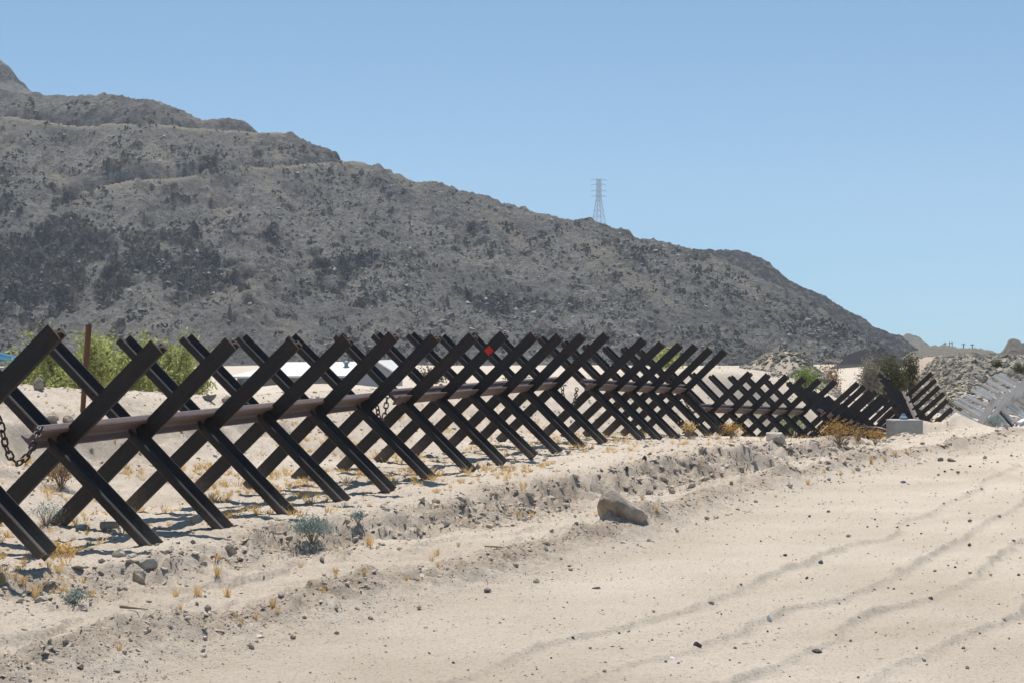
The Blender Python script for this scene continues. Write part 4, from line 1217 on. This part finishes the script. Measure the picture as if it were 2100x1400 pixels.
for vx in (630, 700):
    mb = MB()
    u = bx(vx) - A.x
    mb.tube([P3(u, dep * 0.62, bz(752)), P3(u, dep * 0.62, bz(744))], 0.16, 10)
    mb.tube([P3(u, dep * 0.62, bz(744.5)), P3(u, dep * 0.62, bz(742)), P3(u, dep * 0.62, bz(740))], [0.28, 0.24, 0.05], 10)
    link('roof_vent', mb.mesh('roof_vent', True), M['vent'], rf)
for k, m in enumerate(['rail', 'blue', 'window', 'window']):
    mb = MB(); mb.box(P3(0.5 + k * 0.5, 0.2, bz(784)), (0.28, 0.12, 0.5))
    link('door' if k < 2 else 'window', mb.mesh('opening'), M[m], root)

# blue pipe on posts behind the trees at left
root = tag(empty('pipeline', at(0, 790, 110)), 'bright blue pipe on posts sloping down behind the left trees', 'pipe')
o0 = Vector(root.location)
pa, pb = at(-60, 716, 104), at(250, 786, 190)
mb = MB(); mb.tube([pa - o0, pa.lerp(pb, .5) - o0, pb - o0], [0.19, 0.19, 0.19], 12)
link('pipe', mb.mesh('pipe', True), M['blue'], root)
for k in range(8):
    q = pa.lerp(pb, 0.02 + k * 0.12)
    mb = MB(); mb.bar(q - o0 - Vector((0, 0, 0.15)), Vector((q.x, q.y, gz(q.x, q.y) - .2)) - o0, 0.10)
    link('support', mb.mesh('support'), M['galv'], root)
mb = MB(); p = at(-40, 770, 118); mb.box((p.x, p.y, -1.3), (4.6, 0.2, 3.0))
tag(link('low_wall', mb.mesh('low_wall'), M['gable']), 'bluish grey wall under the blue pipe at the left edge', 'wall')

# dark bollard wall at the foot of the hill
root = tag(empty('bollard_wall', at(1740, 757, 300)), 'dark steel bollard wall stepping up the foot of the hill', 'wall')
o0 = Vector(root.location)
mb = MB()
prof = crest_fn([(1700, 756), (1706, 752), (1722, 744), (1740, 726), (1756, 720), (1774, 714), (1790, 720), (1812, 727), (1850, 736), (1862, 742)])
xs = np.arange(1702, 1862, 1.5)
for q in xs:
    Yq = 300 + (q - 1702) * 0.25
    t_ = at(q, float(prof(q)), Yq)
    b_ = at(q, 762, Yq)
    mb.box(((t_.x + b_.x) / 2, t_.y, (t_.z + b_.z) / 2) - o0 if False else Vector(((t_.x + b_.x) / 2, t_.y, (t_.z + b_.z) / 2)) - o0, (0.088, 0.12, t_.z - b_.z))
link('bollard', mb.mesh('bollard'), M['dark_metal'], root)['kind'] = 'stuff'

# lattice pylon behind the ridge
YP = 1500.0
def pz(py): return EYE - (py - 700) / FOC * YP
px_ = YP / FOC
cx = (1228 - 1050) / FOC * YP
root = tag(empty('pylon', (cx, YP, pz(480))), 'steel lattice power pylon rising behind the mountain ridge', 'pylon')
o0 = Vector((cx, YP, pz(480)))
def sect(py):
    w = float(np.interp(py, [368, 404, 480], [3.2, 3.6, 12.5])) * px_
    z = pz(py) - o0.z
    c, s_ = math.cos(0.45), math.sin(0.45)
    return [Vector((c * a * w - s_ * b * w, s_ * a * w + c * b * w, z)) for a, b in ((-1, -1), (1, -1), (1, 1), (-1, 1))]
lev = [368, 376, 384, 393, 404, 412, 421, 432, 444, 460, 480]
for k in range(4):
    mb = MB()
    for a, b in zip(lev[:-1], lev[1:]):
        mb.bar(sect(a)[k], sect(b)[k], 0.30)
    link('leg', mb.mesh('leg'), M['galv'], root)
mb = MB()
for a, b in zip(lev[:-1], lev[1:]):
    A4, B4 = sect(a), sect(b)
    for k in range(4):
        j = (k + 1) % 4
        mb.bar(A4[k], B4[j], 0.13); mb.bar(A4[j], B4[k], 0.13); mb.bar(A4[k], A4[j], 0.15)
link('bracing', mb.mesh('bracing'), M['galv'], root)
for y_, hw in ((369, 16), (379, 15), (391.5, 15.5), (402.5, 15)):
    mb = MB()
    z = pz(y_) - o0.z
    for sgn in (-1, 1):
        tip = Vector((sgn * hw * px_, 0, z - 0.2))
        for b in sect(y_ + 0.5)[:2] if sgn < 0 else sect(y_ + .5)[1:3]:
            mb.bar(b, tip, 0.17)
        mb.bar(Vector((sgn * 3 * px_, 0, z + 1.0)), tip, 0.15)
        mb.bar(tip, tip - Vector((0, 0, 1.1)), 0.15)
    link('crossarm', mb.mesh('crossarm'), M['galv'], root)

# little poles on the pale hill
for q, top, cross in ((1938, 702, False), (1950, 701, True), (1976, 704, False), (1994, 705, False)):
    Yq = 474.0
    t_ = at(q, top, Yq); b_ = at(q, 722, Yq)
    root = tag(empty('utility_pole', b_), {1938: 'leftmost thin pole on the pale far hill', 1950: 'forked double pole on the pale far hill', 1976: 'thicker pole right of the forked one on the pale far hill', 1994: 'rightmost faint pole on the pale far hill'}[q], 'pole', 'poles on the far pale hill')
    mb = MB()
    hgt = t_.z - b_.z
    if cross:
        mb.bar((-0.3, 0, 0), (-0.3, 0, hgt), 0.15); mb.bar((0.3, 0, 0), (0.3, 0, hgt), 0.15)
    else:
        mb.bar((0, 0, 0), (0, 0, hgt), 0.2)
    link('pole', mb.mesh('pole'), M['pole_wood'], root)
    mb = MB(); mb.bar((-0.55, 0, hgt * 0.88), (0.55, 0, hgt * 0.88), 0.12)
    link('crossarm', mb.mesh('crossarm'), M['pole_wood'], root)

# ------------------------------------------------------------------ haze
mb = MB()
zb0, zt0 = -12.5, 140.0
mb.box((0, 770, (zb0 + zt0) / 2), (11000, 1840, zt0 - zb0))
me = mb.mesh('haze')
hm = bpy.data.materials.new('haze_air'); hm.use_nodes = True
nt = hm.node_tree; nt.nodes.clear()
out = nt.nodes.new('ShaderNodeOutputMaterial')
pv = nt.nodes.new('ShaderNodeVolumePrincipled')
pv.inputs['Color'].default_value = (0.78, 0.88, 1.0, 1)
pv.inputs['Density'].default_value = 0.00019
pv.inputs['Anisotropy'].default_value = 0.2
nt.links.new(pv.outputs[0], out.inputs['Volume'])
o = tag(link('haze', me, hm), kind='stuff')
o.display_type = 'WIRE'
